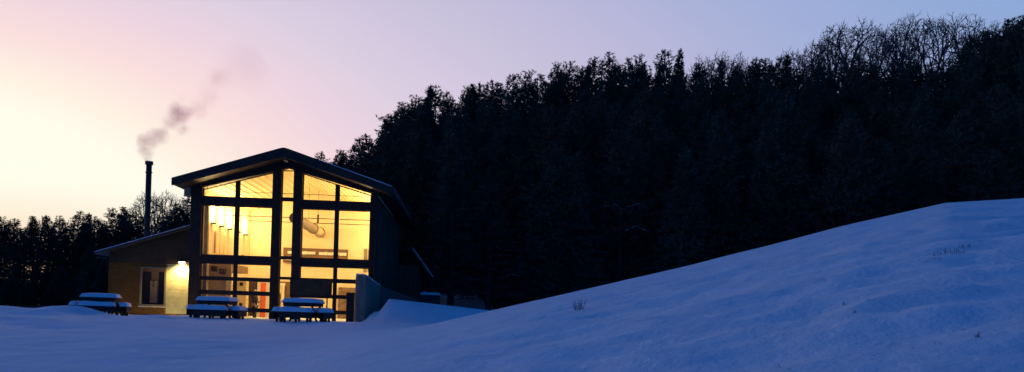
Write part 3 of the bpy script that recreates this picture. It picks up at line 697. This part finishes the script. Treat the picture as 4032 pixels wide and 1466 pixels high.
# ------------------------------------------------------------------ trees
def tuft(v, f, p, size, dirv, n=7):
    for _ in range(n):
        d = (dirv + Vector((U(-1, 1), U(-1, 1), U(-.6, 1))) * .9).normalized()
        a = d.orthogonal().normalized(); a = Matrix.Rotation(U(0, 6.3), 3, d) @ a
        o = p + Vector((U(-1, 1), U(-1, 1), U(-1, 1))) * size * .45
        L = size * U(.6, 1.2); w = size * U(.13, .24); b = len(v)
        v.extend([tuple(o - a * w), tuple(o + a * w), tuple(o + d * L)]); f.append((b, b + 1, b + 2))
def conifer_mesh(kind, seed, H=16.0):
    random.seed(seed)
    v, f = [], []; tv = MB()
    wig = [Vector((U(-.25, .25), U(-.25, .25), 0)) * (i / 6) for i in range(8)]
    def axis(z): t = z / H * 6; i = min(6, int(t)); return wig[i].lerp(wig[i + 1], t - i) + Vector((0, 0, z))
    for i in range(6): tv.tube(axis(H * i / 6), axis(H * (i + 1) / 6), .22 * (1 - i / 6.3), .22 * (1 - (i + 1) / 6.3), 6, False)
    if kind == 'spruce': prof = lambda t: 2.7 * (1 - t) ** .80 + .04
    elif kind == 'dense': prof = lambda t: 2.7 * (1 - t) ** .58 + .06
    else: prof = lambda t: 2.8 * (1 - t) ** .50 * (1 - .35 * max(0, .45 - t) / .45) + .08
    lumpy = [U(0, 6.3) for _ in range(6)]
    def R_at(t, a):
        w_ = 1 + (.16 if kind == 'spruce' else .30) * (math.sin(t * 19 + lumpy[0] + 2 * math.sin(a + lumpy[1])) * .6 + .5 * math.sin(3 * a + t * 31 + lumpy[2]))
        return prof(t) * w_
    keep = lambda t: 1.0 if (kind == 'dense' or t > .52) else (.30 if kind == 'spruce' else .22)
    t0 = .05 if kind == 'dense' else .12
    for _ in range(1150):                                   # body of the crown
        t = t0 + (.985 - t0) * (1 - math.sqrt(rnd()) * .995) ** .62
        if rnd() > keep(t): continue
        a = U(0, 6.283); q = math.sqrt(rnd()) * .80; R_ = R_at(t, a) * q
        p = axis(H * t) + Vector((math.cos(a) * R_, math.sin(a) * R_, 0))
        tuft(v, f, p, .30, Vector((math.cos(a) * .6, math.sin(a) * .6, .5)), 7)
    z = H * t0
    while z < H * .985:                                    # boughs that reach past it
        t = z / H; nb = max(3, int(9 * (.4 + .6 * (1 - t)))); a0 = U(0, 6.3)
        for k in range(nb):
            if rnd() > keep(t) + .15: continue
            a = a0 + 6.283 * k / nb + U(-.35, .35); r = R_at(t, a) * U(.8, 1.22)
            up = {'spruce': -.05, 'dense': .18, 'pine': .5}[kind] + U(-.1, .15)
            p0 = axis(z); d = Vector((math.cos(a), math.sin(a), up)); side = Vector((-math.sin(a), math.cos(a), 0))
            n_ = max(2, int(r * .55 / .16))
            for s_i in range(n_):
                q = .45 + .55 * (s_i + rnd()) / n_; w_ = (1.02 - q) * r * .45
                tuft(v, f, p0 + d * (r * q) + side * U(-w_, w_), .20, (d + Vector((0, 0, .35))).normalized(), 6)
            tv.tube(p0, p0 + d * r * .92, .03, .01, 3, False)
        z += U(.24, .36)
    for i in range(14): tuft(v, f, axis(H * (.94 + .06 * i / 14)), .17, Vector((0, 0, 1)), 4)
    for k in range(3 if kind != 'spruce' else 1):
        a = U(0, 6.3); b_ = axis(H * U(.90, .95)) + Vector((math.cos(a), math.sin(a), 0)) * U(.15, .5)
        for i in range(8): tuft(v, f, b_ + Vector((0, 0, i * U(.07, .11))), .15, Vector((0, 0, 1)), 4)
    cm = bpy.data.meshes.new('crown'); cm.from_pydata(v, [], f); cm.update()
    tm = bpy.data.meshes.new('trunk'); tm.from_pydata(tv.v, [], tv.f); tm.update()
    tm.materials.append(BARK)
    return cm, tm, H
KINDS = [('pine', 11), ('pine', 12), ('pine', 13), ('spruce', 21), ('spruce', 22), ('dense', 31), ('dense', 32), ('dense', 33), ('pine', 14)]
CON = []
for k, s in KINDS:
    c, t, H = conifer_mesh(k, s); c.materials.append(NEEDLE2 if s % 3 == 0 else NEEDLE); CON.append((c, t, H))
def bare_mesh(seed, H=14.0, half=5.5, low=.30, tips=1500, fork=.22, flat=1.0):
    random.seed(seed)
    big, tw = MB(), MB()
    pts = []
    cz, vz = H * (low + (1 - low) * .42), H * (1 - low) * .58
    lob = [U(0, 6.3) for _ in range(4)]
    while len(pts) < tips:
        a = U(0, 6.283); ph = math.asin(U(-.45, 1)); q = U(.45, 1) ** .33
        w_ = 1 + .05 * math.sin(3 * a + lob[0]) + .05 * math.sin(5 * ph + 2 * a + lob[1]) + .04 * math.sin(9 * a + lob[2])
        c = math.cos(ph) * (1 if ph > 0 else .9)
        pts.append(Vector((half * q * w_ * c * math.cos(a), half * q * w_ * c * math.sin(a), cz + vz * q * w_ * math.sin(ph) * flat)))
    def limb(p, q, r0, r1, fat):
        n = 3 if fat else 2; last = p; L = (q - p).length
        for i in range(1, n + 1):
            t = i / n; m_ = p.lerp(q, t)
            if i < n: m_ += Vector((U(-1, 1), U(-1, 1), U(-.5, 1))) * L * .05
            (big if fat else tw).tube(last, m_, r0 + (r1 - r0) * (t - 1 / n), r0 + (r1 - r0) * t, 6 if fat else 3, False); last = m_
    def rad(n): return .014 + .0036 * n ** .58
    def conn(node, ps, lev, pd=Vector((0, 0, 1))):
        n = len(ps)
        if n <= 2:
            for p in ps: limb(node, p, .019, .010, False)
            return
        k = 3 if (lev < 2 and rnd() < .6) or n > 300 and rnd() < .4 else 2
        cs = random.sample(ps, k)
        for _ in range(3):
            gr = [[] for _ in cs]
            for p in ps: gr[min(range(k), key=lambda i: (p - cs[i]).length_squared)].append(p)
            cs = [sum(g, Vector()) / len(g) if g else cs[i] for i, g in enumerate(gr)]
        for c, g in zip(cs, gr):
            if not g: continue
            f_ = .42 if lev == 0 else U(.34, .5)
            e_ = c - node; nn = node + (e_.normalized() * .72 + pd * .28).normalized() * e_.length * f_
            limb(node, nn, rad(n) * .85 if len(g) > n * .4 else rad(len(g)) * 1.1, rad(len(g)), len(g) > 60)
            conn(nn, g, lev + 1, (nn - node).normalized())
    base = Vector((0, 0, 0)); fk = Vector((U(-.2, .2), U(-.2, .2), H * fork))
    limb(base, fk, rad(tips) * 1.25, rad(tips), True); conn(fk, pts, 0)
    out = []
    hm = max(p[2] for p in tw.v); k_ = H / hm
    for nm, mb in (('trunk', big), ('crown', tw)):
        me = bpy.data.meshes.new(nm); me.from_pydata([(x, y, z * k_) for x, y, z in mb.v], [], mb.f); me.update(); me.materials.append(TWIG); out.append(me)
    return out[1], out[0], H
BARE = [bare_mesh(101, 14, 5.6, .34, 4200, .26), bare_mesh(102, 14, 4.8, .36, 4000, .3), bare_mesh(103, 14, 3.0, .30, 2400, .25), bare_mesh(104, 14, 3.6, .32, 2800, .25)]
print('bare faces', [len(b[0].polygons) for b in BARE])
def width_of(me):
    xs_ = np.empty(len(me.vertices) * 3); me.vertices.foreach_get('co', xs_); xs_ = xs_.reshape(-1, 3); return float(np.percentile(xs_[:, 0], 98) - np.percentile(xs_[:, 0], 2))
BW = [width_of(b[0]) for b in BARE]
random.seed(99)
def plant(name, src, x, y, h, rz, label, cat, group, wid=1.0, z=None, lean=0):
    c, t, H = src
    k = h / H; z = ground(x, y) if z is None else z
    e = empty(name, (x, y, z - .1)); e.rotation_euler = (lean, 0, rz); e.scale = (k * wid, k * wid, k)
    for nm, me in (('trunk', t), ('crown', c)):
        o = bpy.data.objects.new(nm, me); COL.objects.link(o); o.parent = e
    tag(e, label, cat, group); return e
# skyline of the wooded hill: px, py of each top, kind index, width
RIDGE = [  # (px, py, variant, distance, width, label)
 (1325, 612, 0, 92, .8, 'small ragged pine just above the hall roof, lowest on the ridge'),
 (1348, 598, 3, 92, .7, 'small pointed spruce second above the hall roof'),
 (1420, 592, 5, 90, .8, 'low rounded conifer where the ridge starts rising above the hall'),
 (1464, 548, 1, 88, .8, 'bushy pine on the first step up the ridge'),
 (1490, 535, 4, 88, .8, 'narrow conifer beside the bushy pine on the first step of the ridge'),
 (1535, 452, 8, 86, 1.0, 'pine leaning out over the sky at the steep left end of the ridge'),
 (1590, 420, 2, 86, 1.0, 'open pine with sky showing through on the steep left shoulder'),
 (1630, 372, 0, 87, 1.0, 'upright pine with candle like shoots on the left shoulder of the ridge'),
 (1698, 334, 4, 88, .9, 'tall narrow pointed conifer, first sharp spire of the ridge'),
 (1765, 362, 6, 89, 1.1, 'blunt double topped conifer right of the first sharp spire'),
 (1860, 326, 3, 90, 1.15, 'symmetrical layered spruce like a christmas tree on the ridge'),
 (1835, 338, 8, 91, .8, 'slim pine touching the layered spruce on its left'),
 (1935, 318, 1, 90, 1.2, 'broad fuzzy pine right of the layered spruce'),
 (2020, 292, 2, 90, 1.1, 'dark gappy pine with a flat top mid ridge'),
 (2090, 275, 0, 90, 1.1, 'wide soft pine right of the flat topped pine'),
 (2190, 248, 8, 92, 1.0, 'rounded pine, left one of the pair with a bright gap beneath'),
 (2240, 243, 1, 92, 1.0, 'rounded pine, right one of the pair with a bright gap beneath'),
 (2312, 252, 4, 92, .9, 'slender conifer between the rounded pair and the tallest cone'),
 (2396, 205, 5, 92, 1.15, 'dense dark broad cone, the most solid crown of the mid ridge'),
 (2480, 225, 6, 92, .9, 'short conifer just right of the dense dark cone'),
 (2522, 212, 0, 93, 1.0, 'knobbly pine with two side shoots right of the dense cone'),
 (2615, 195, 2, 93, 1.1, 'airy pine full of sky holes, left of the tall twin'),
 (2680, 192, 3, 93, .9, 'tall slim conifer at the edge of the pale bare thicket'),
 (2745, 250, 6, 92, .8, 'short dark conifer at the left foot of the pale bare thicket'),
 (2834, 228, 4, 91, .85, 'pointed conifer standing in front of the pale bare thicket'),
 (2905, 255, 5, 91, .9, 'low blunt conifer below the right half of the bare thicket'),
 (2975, 250, 7, 92, .9, 'small dark round conifer right of the bare thicket'),
 (3095, 212, 3, 92, 1.1, 'pointed dark spruce at the left end of the big bare trees'),
 (3235, 200, 5, 92, .6, 'square topped evergreen between the bare crowns'),
 (3440, 262, 7, 90, 1.1, 'dark evergreen under the first large bare crown'),
 (3560, 285, 6, 88, 1.1, 'rounded evergreen below the gap of the two large bare crowns'),
 (3800, 185, 5, 88, 1.2, 'dense evergreen right below the largest bare crown'),
 (3890, 120, 4, 90, .9, 'ragged evergreen on the far right ridge beside bare shoots'),
 (3975, 75, 2, 88, 1.0, 'tall pine near the right edge of the photo'),
 (4028, 60, 0, 86, 1.1, 'highest evergreen, cut by the right edge of the photo')]
RG = 'conifers along the skyline of the wooded hill'
for (px, py, k, Y, w, lab) in RIDGE:
    top = at(px, py, Y); g = ground(top.x, Y); h = top.z - g
    plant('pine_tree' if k in (0, 1, 2, 8) else 'spruce_tree', CON[k], top.x, Y, h + .1, U(0, 6.3), lab, 'pine' if k in (0, 1, 2, 8) else 'spruce', RG, w * 15 / max(h, 9) * 1.25)
# filling conifers below the skyline
n_f = 0
FG = 'dark conifers packed on the wooded hillside'
placed = []
for row, (Y, du, hm_) in enumerate([(96, .0165, 19), (85, .025, 16), (75, .031, 14), (65, .038, 13.5), (57, .046, 12)]):
    u = -.235 if Y > 66 else (-.19 if Y > 60 else -.06)
    while u < .78:
        uu = u + U(-.3, .3) * du; y = Y + U(-3.5, 3.5)
        x = uu * y; g = ground(x, y)
        lim = (vsky(uu) - (U(-.022, -.002) if Y > 90 else U(-.006, .02))) * y - g
        h = min(hm_ * U(.85, 1.2), lim) if Y < 90 else lim
        if h > 3.5 and (g + h) / y > vcrest(uu) - .01 and (uu > -.17 or y > 66):
            # sort of place on the hill
            vv = (g + h) / y; part = 'lower' if Y < 66 else ('middle' if Y < 80 else 'upper')
            side = 'left' if uu < .1 else ('middle' if uu < .35 else 'right')
            k = random.choice([5, 6, 7, 5, 7, 6, 4, 1] if Y < 90 else [5, 6, 7])
            e = plant('pine_tree' if k == 1 else 'spruce_tree', CON[k], x, y, h, U(0, 6.3),
                  'dark %s standing among its likes in the %s %s of the wooded hillside' % ('pine' if k == 1 else 'spruce', part, side), 'pine' if k == 1 else 'spruce', '%s, %s %s' % (FG, part, side) , (1.25 if Y < 90 else 1.7) * 14 / max(h, 8))
            placed.append((x, y, g, h, e)); n_f += 1
        u += du * U(.8, 1.2)
print('filling trees', n_f)
# bare trees on the ridge
BG = 'bare deciduous trees rising behind the conifers'
BR = [(3370, 60, 1, 110, 330, 'large bare tree with fan shaped crown, left of the two biggest'),
      (3610, 38, 0, 108, 330, 'big bare tree with dark forked limbs, left half of the widest crown'),
      (3740, 35, 0, 108, 380, 'biggest bare tree with spreading limbs, right half of the widest crown'),
      (3505, 80, 3, 112, 240, 'slighter bare tree in the dip between the large bare crowns'),
      (3120, 172, 1, 109, 190, 'small round bare tree at the left start of the bare crowns'),
      (3230, 140, 3, 110, 200, 'medium bare tree right of the small round one'),
      (3290, 105, 2, 111, 200, 'upright bare tree leaning on the large fan shaped crown'),
      (2770, 205, 2, 118, 150, 'pale thin bare tree, leftmost of the faint thicket mid ridge'),
      (2840, 192, 2, 119, 170, 'pale thin bare tree, tallest of the faint thicket mid ridge'),
      (2900, 200, 3, 118, 160, 'pale thin bare tree, right of centre in the faint thicket'),
      (2950, 222, 2, 118, 140, 'pale thin bare tree, lowest and rightmost of the faint thicket'),
      (3850, 110, 2, 106, 200, 'thin bare shoots right of the biggest bare tree'),
      (3940, 78, 3, 107, 200, 'bare treetop near the right edge of the photo'),
      (2430, 215, 3, 114, 110, 'faint bare twigs just right of the dense dark cone'),
      (3030, 245, 3, 110, 150, 'low faint bare tree left of the small round bare tree')]
for (px, py, k, Y, w, lab) in BR:
    top = at(px, py, Y); g = ground(top.x, Y); h = top.z - g
    plant('bare_tree', BARE[k], top.x, Y, h, U(0, 6.3), lab, 'bare tree', BG, (w / F * Y) / (BW[k] * h / 14))
# tree line on the left
LG = 'trees of the far tree line left of the hall'
LT = [(-30, 840, 0, 88, 1.0), (6, 852, 1, 84, .8), (59, 862, 8, 86, .8), (100, 900, 2, 80, .8), (136, 850, 3, 88, .9), (191, 848, 4, 86, .9), (234, 849, 5, 90, .8), (262, 875, 2, 84, .8), (311, 831, 6, 88, .95), (343, 838, 4, 90, .8),
      (371, 852, 5, 86, .9), (410, 868, 7, 85, .9), (450, 820, 6, 88, 1.0), (493, 813, 3, 90, 1.0), (528, 832, 5, 86, 1.1), (570, 850, 7, 84, 1.0), (640, 850, 1, 80, .8), (672, 832, 8, 78, .8), (700, 800, 6, 76, .9), (745, 770, 5, 76, 1.0)]
words = ['cut by the left edge of the photo', 'open crowned, at the far left with orange sky through it', 'thin topped, just right of the left edge', 'low gappy one in front of its neighbours at far left', 'broad layered, left of the narrow gap of sky', 'tall layered, highest of the left third', 'narrow one pressed against the tall layered one',
         'short gappy one between the tall ones of the left third', 'dense with a sharp tip, start of the solid stretch', 'twin tip right beside the sharp tipped one', 'rounded one in the solid stretch of the line', 'lower one in the dip of the skyline', 'broad one left of the stove pipe', 'tallest peak left of the stove pipe', 'wide dark one just left of the stove pipe', 'one partly behind the stove pipe',
         'gappy one between stove pipe and hall', 'small open one under the bare trees by the hall', 'dark one rising beside the hall eave', 'dark one half hidden by the hall wall']
for (px, py, k, Y, w), wd in zip(LT, words):
    top = at(px, py, Y); g = ground(top.x, Y); h = top.z - g
    pine = k in (0, 1, 2, 8)
    plant('pine_tree' if pine else 'spruce_tree', CON[k], top.x, Y, h + .1, U(0, 6.3), ('pine, ' if pine else 'spruce, ') + wd, 'pine' if pine else 'spruce', LG, w * 1.35 * 13.5 / h)
n2 = 0
for (Y, du, hh) in ((92, .02, 6.5), (80, .02, 5.0), (70, .024, 3.6)):
    u = -.70
    while u < -.40 + (.10 if Y > 85 else .06):
        y = Y + U(-2, 2); x = (u + U(-.006, .006)) * y
        h = hh * U(.75, 1.15) * (1.25 if u > -.52 else .8)
        pos = 'left' if u < -.55 else 'middle' if u < -.46 else 'right'
        dp = {92: 'back', 80: 'middle', 70: 'front'}[Y]
        plant('young_spruce', CON[random.choice([5, 6, 7])], x, y, h, U(0, 6.3), 'low dark spruce in the %s row of undergrowth, %s part, below the left tree line' % (dp, pos), 'young spruce', 'low spruces under the left tree line, %s row %s' % (dp, pos), 1.5 * 6 / max(h, 4))
        u += du * U(.8, 1.2); n2 += 1
for (px, py, k, Y, w, lab) in [(590, 735, 1, 100, .62, 'bare tree behind the stove pipe, its crown spreading left'), (665, 742, 3, 100, .75, 'bare tree between stove pipe and hall eave'), (150, 845, 3, 105, .6, 'faint bare tree behind the layered spruces at left'), (390, 845, 2, 105, .5, 'faint bare tree in the dip of the left tree line')]:
    top = at(px, py, Y); g = ground(top.x, Y); h = top.z - g
    plant('bare_tree', BARE[k], top.x, Y, h, U(0, 6.3), lab, 'bare tree', 'bare trees in the left tree line', w * 14 / h)

# snow lying on a few boughs of the wood
def snowy_bough(px, py, wpx, seed, Y=54.0):
    random.seed(seed); v, f = [], []
    c = at(px, py, Y); half = wpx / F * Y / 2
    best = min(placed, key=lambda q: (q[0] - c.x) ** 2 + (q[1] - (Y + 3)) ** 2)
    n = 34; m_ = 6                                        # one ragged ridge of snow along the bough, breaking into lobes
    for i in range(n + 1):
        q = i / n * 2 - 1
        x = c.x + q * half; zz = c.z - .30 * q * q * half + .05 * math.sin(q * 5 + seed) + U(-.035, .035); yy = Y + U(-.12, .12)
        fat = (.25 + abs(sn(q * 5.5, seed * 3.7)) * 1.9) * (1 - abs(q)) ** .4 + .05
        for k in range(m_):
            a = 6.283 * k / m_; v.append((x + U(-.02, .02), yy + .17 * fat * math.cos(a) * U(.6, 1.3), zz + .05 * fat * math.sin(a) * U(.6, 1.4)))
    for i in range(n):
        for k in range(m_):
            j = (k + 1) % m_; f.append((i * m_ + k, i * m_ + j, (i + 1) * m_ + j, (i + 1) * m_ + k))
    e = best[4]
    o = mesh_obj('bough_snow', v, f, SNOW, e, True); bpy.context.view_layer.update()
    o.matrix_parent_inverse = e.matrix_world.inverted()
for i, (px, py, w) in enumerate([(2410, 808, 80), (2505, 806, 85), (2505, 895, 90), (2275, 985, 80), (2030, 1082, 100), (2300, 880, 55), (1590, 820, 90), (1760, 905, 60)]):
    snowy_bough(px, py, w, i, 57.9 if px > 1900 else 69.4)

# ------------------------------------------------------------------ dry weeds poking through the snow
def weed(px, py, h, n, spread, label, lean=.35, grp='dry weeds poking through the snow'):
    p = hit(px, py, 6); r = p.y * h / F; mb = MB(); sp_ = spread / F * p.y
    for _ in range(n):
        o = Vector((U(-1, 1) * sp_, U(-.4, .4) * sp_, -.06)); hh = r * U(.4, 1.0) * (1 if h > 30 else .8)
        o.z = ground(p.x + o.x, p.y + o.y) - p.z - .05
        d = Vector((U(-lean, lean), U(-lean, lean), 1)).normalized(); m_ = o + d * hh * .6; e = m_ + (d + Vector((U(-.5, .5), 0, -.1))).normalized() * hh * .5
        w = .004 + .003 * p.y / 25; mb.tube(o, m_, w, w * .8, 3, False); mb.tube(m_, e, w * .8, w * .3, 3, False)
        if rnd() < .5: mb.tube(m_, m_ + Vector((U(-1, 1), U(-.5, .5), U(.1, .6))).normalized() * hh * .35, w * .6, w * .3, 3, False)
    o = mb.build('dry_weed', GRASS, None); o.location = p; tag(o, label, 'dry weed', grp)
for a in [(2277, 1222, 62, 18, 20, 'tall thin weed with dark tussock alone on the open snow near the brow'), (3222, 1112, 22, 40, 26, 'dark tussock high on the slope right of the lone weed'),
          (3142, 1148, 12, 16, 22, 'thin dark streak of grass left below the high tussock'), (3505, 925, 14, 16, 18, 'small dark grass tip just under the brow at right'),
          (3740, 1000, 34, 30, 60, 'row of upright reeds on the upper right slope'), (3665, 1026, 24, 26, 40, 'flattened reeds left below the upright row'), (3800, 975, 30, 14, 25, 'sparse tall stems right of the upright reeds'),
          (3320, 1215, 34, 5, 8, 'single leaning stem mid slope'), (3368, 1245, 36, 4, 6, 'single stem leaning left right of the mid slope stem'), (3262, 1245, 14, 24, 22, 'low dark tuft left below the leaning stems'), (3435, 1238, 14, 8, 8, 'tiny tuft right of the leaning stems'),
          (3990, 1206, 16, 30, 24, 'dark low tuft at the right edge'), (3842, 1265, 26, 60, 34, 'thick dark tussock at right, upper of two'), (3765, 1312, 26, 70, 42, 'wide dark tussock at right, lower of two'), (3850, 1345, 46, 6, 8, 'slanting stem right of the wide tussock'),
          (3666, 1365, 18, 46, 40, 'dark clump in the snow hollow low right'), (3560, 1375, 14, 36, 36, 'flat dark clump left of the low right hollow'), (3062, 1285, 26, 4, 4, 'left of two short stems in the lower middle'), (3096, 1296, 22, 4, 4, 'right of two short stems in the lower middle'),
          (3350, 1385, 14, 16, 10, 'small tuft below the middle slope'), (3068, 1462, 34, 8, 8, 'left thick stem at the bottom edge'), (3110, 1462, 38, 8, 8, 'right thick stem at the bottom edge'), (2712, 1385, 24, 24, 18, 'faint tuft in the lower left of the slope'),
          (2985, 1228, 10, 10, 14, 'faint dark wisp left of the slope middle'), (3330, 940, 8, 10, 12, 'tiny wisp high on the slope'), (3420, 1455, 16, 30, 60, 'broad low grass at the bottom edge'), (2360, 1218, 10, 6, 8, 'tiny specks of grass right of the lone weed')]:
    weed(*a[:5], a[5])

# ------------------------------------------------------------------ smoke from the stove pipe
def smoke():
    Y = (BO + DY * 3).y + .4
    pts = [(586, 628, 15, 1.2), (584, 612, 20, 1.0), (572, 590, 27, 1.0), (568, 562, 28, 1.0), (598, 552, 28, .9), (628, 535, 28, 1.1), (585, 578, 20, .8), (650, 505, 18, .5), (672, 482, 26, .8), (700, 450, 34, 1.1), (728, 448, 26, .9), (690, 470, 26, .7), (720, 510, 22, .7), (712, 435, 22, .7),
           (775, 432, 34, .26), (815, 400, 32, .13), (830, 360, 36, .12), (850, 303, 30, .20), (880, 306, 34, .12), (950, 270, 80, .035), (1000, 250, 80, .03), (720, 385, 24, .10)]
    P = [(at(px, py, Y), r / F * Y, a) for (px, py, r, a) in pts]
    lo = Vector([min(p[k] - r * 1.6 for p, r, a in P) for k in range(3)]); hi = Vector([max(p[k] + r * 1.6 for p, r, a in P) for k in range(3)])
    lo.y, hi.y = Y - 1.0, Y + 1.0
    lo.z = W(0, 0, ct[1] + .09).z
    # closed hull around the plume, following its path
    path = [(585, 634, 18), (575, 590, 40), (580, 560, 48), (625, 530, 52), (690, 470, 72), (735, 440, 80), (800, 410, 70), (850, 340, 75), (900, 300, 95), (1000, 250, 130), (1040, 230, 60)]
    ring = 16; v, f = [], []
    for (px, py, r) in path:
        c = at(px, py, Y); R = r / F * Y
        i = path.index((px, py, r)); a = at(*path[max(0, i - 1)][:2], Y); b = at(*path[min(len(path) - 1, i + 1)][:2], Y); d = (b - a).normalized()
        n1 = Vector((0, 1, 0)); n2 = d.cross(n1)
        for k in range(ring):
            t = 6.283 * k / ring; v.append(tuple(c + n1 * (R * math.cos(t)) + n2 * (R * math.sin(t))))
    for i in range(len(path) - 1):
        for k in range(ring):
            j = (k + 1) % ring; f.append((i * ring + k, i * ring + j, (i + 1) * ring + j, (i + 1) * ring + k))
    f.append(tuple(reversed(range(ring)))); f.append(tuple((len(path) - 1) * ring + k for k in range(ring)))
    m = bpy.data.materials.new('smoke'); m.use_nodes = True; t = m.node_tree; t.nodes.clear()
    def n_(ty, **kw):
        n = t.nodes.new(ty)
        for k, vv in kw.items(): setattr(n, k, vv)
        return n
    geo = n_('ShaderNodeTexCoord')
    ns = n_('ShaderNodeTexNoise'); ns.inputs['Scale'].default_value = 1.5; ns.inputs['Detail'].default_value = 5; ns.inputs['Roughness'].default_value = .6; t.links.new(geo.outputs['Object'], ns.inputs[0])
    # warp the lookup so that the puffs have ragged outlines
    wv = n_('ShaderNodeVectorMath', operation='MULTIPLY_ADD'); sb = n_('ShaderNodeVectorMath', operation='SUBTRACT'); t.links.new(ns.outputs['Color'], sb.inputs[0]); sb.inputs[1].default_value = (.5, .5, .5)
    t.links.new(sb.outputs[0], wv.inputs[0]); wv.inputs[1].default_value = (.85, .85, .85); t.links.new(geo.outputs['Object'], wv.inputs[2])
    acc = None
    for p, r, a in P:
        ds = n_('ShaderNodeVectorMath', operation='DISTANCE'); t.links.new(wv.outputs[0], ds.inputs[0]); ds.inputs[1].default_value = p
        mr = n_('ShaderNodeMapRange', interpolation_type='SMOOTHSTEP'); t.links.new(ds.outputs['Value'], mr.inputs[0]); mr.inputs[1].default_value = r * .25; mr.inputs[2].default_value = r * 1.7; mr.inputs[3].default_value = a; mr.inputs[4].default_value = 0
        if acc is None: acc = mr.outputs[0]
        else:
            ad = n_('ShaderNodeMath', operation='ADD' if a < .5 else 'MAXIMUM'); t.links.new(acc, ad.inputs[0]); t.links.new(mr.outputs[0], ad.inputs[1]); acc = ad.outputs[0]
    n3 = n_('ShaderNodeTexNoise'); n3.inputs['Scale'].default_value = 4.5; n3.inputs['Detail'].default_value = 4; t.links.new(geo.outputs['Object'], n3.inputs[0])
    m3 = n_('ShaderNodeMapRange'); t.links.new(n3.outputs[0], m3.inputs[0]); m3.inputs[1].default_value = .38; m3.inputs[2].default_value = .62; m3.inputs[3].default_value = .7; m3.inputs[4].default_value = 1.25
    mu = n_('ShaderNodeMath', operation='MULTIPLY'); t.links.new(acc, mu.inputs[0]); t.links.new(m3.outputs[0], mu.inputs[1])
    mu2 = n_('ShaderNodeMath', operation='MULTIPLY'); t.links.new(mu.outputs[0], mu2.inputs[0]); mu2.inputs[1].default_value = 1.35
    pv = n_('ShaderNodeVolumePrincipled'); pv.inputs['Color'].default_value = (.42, .385, .41, 1); pv.inputs['Absorption Color'].default_value = (.92, .40, .45, 1); t.links.new(mu2.outputs[0], pv.inputs['Density'])
    o_ = n_('ShaderNodeOutputMaterial'); t.links.new(pv.outputs[0], o_.inputs['Volume'])
    try: m.cycles.volume_step_rate = 1.0
    except Exception: pass
    o = mesh_obj('smoke', v, f, m); tag(o, 'grey pink smoke drifting up from the stove pipe', 'smoke', kind='stuff')
smoke()
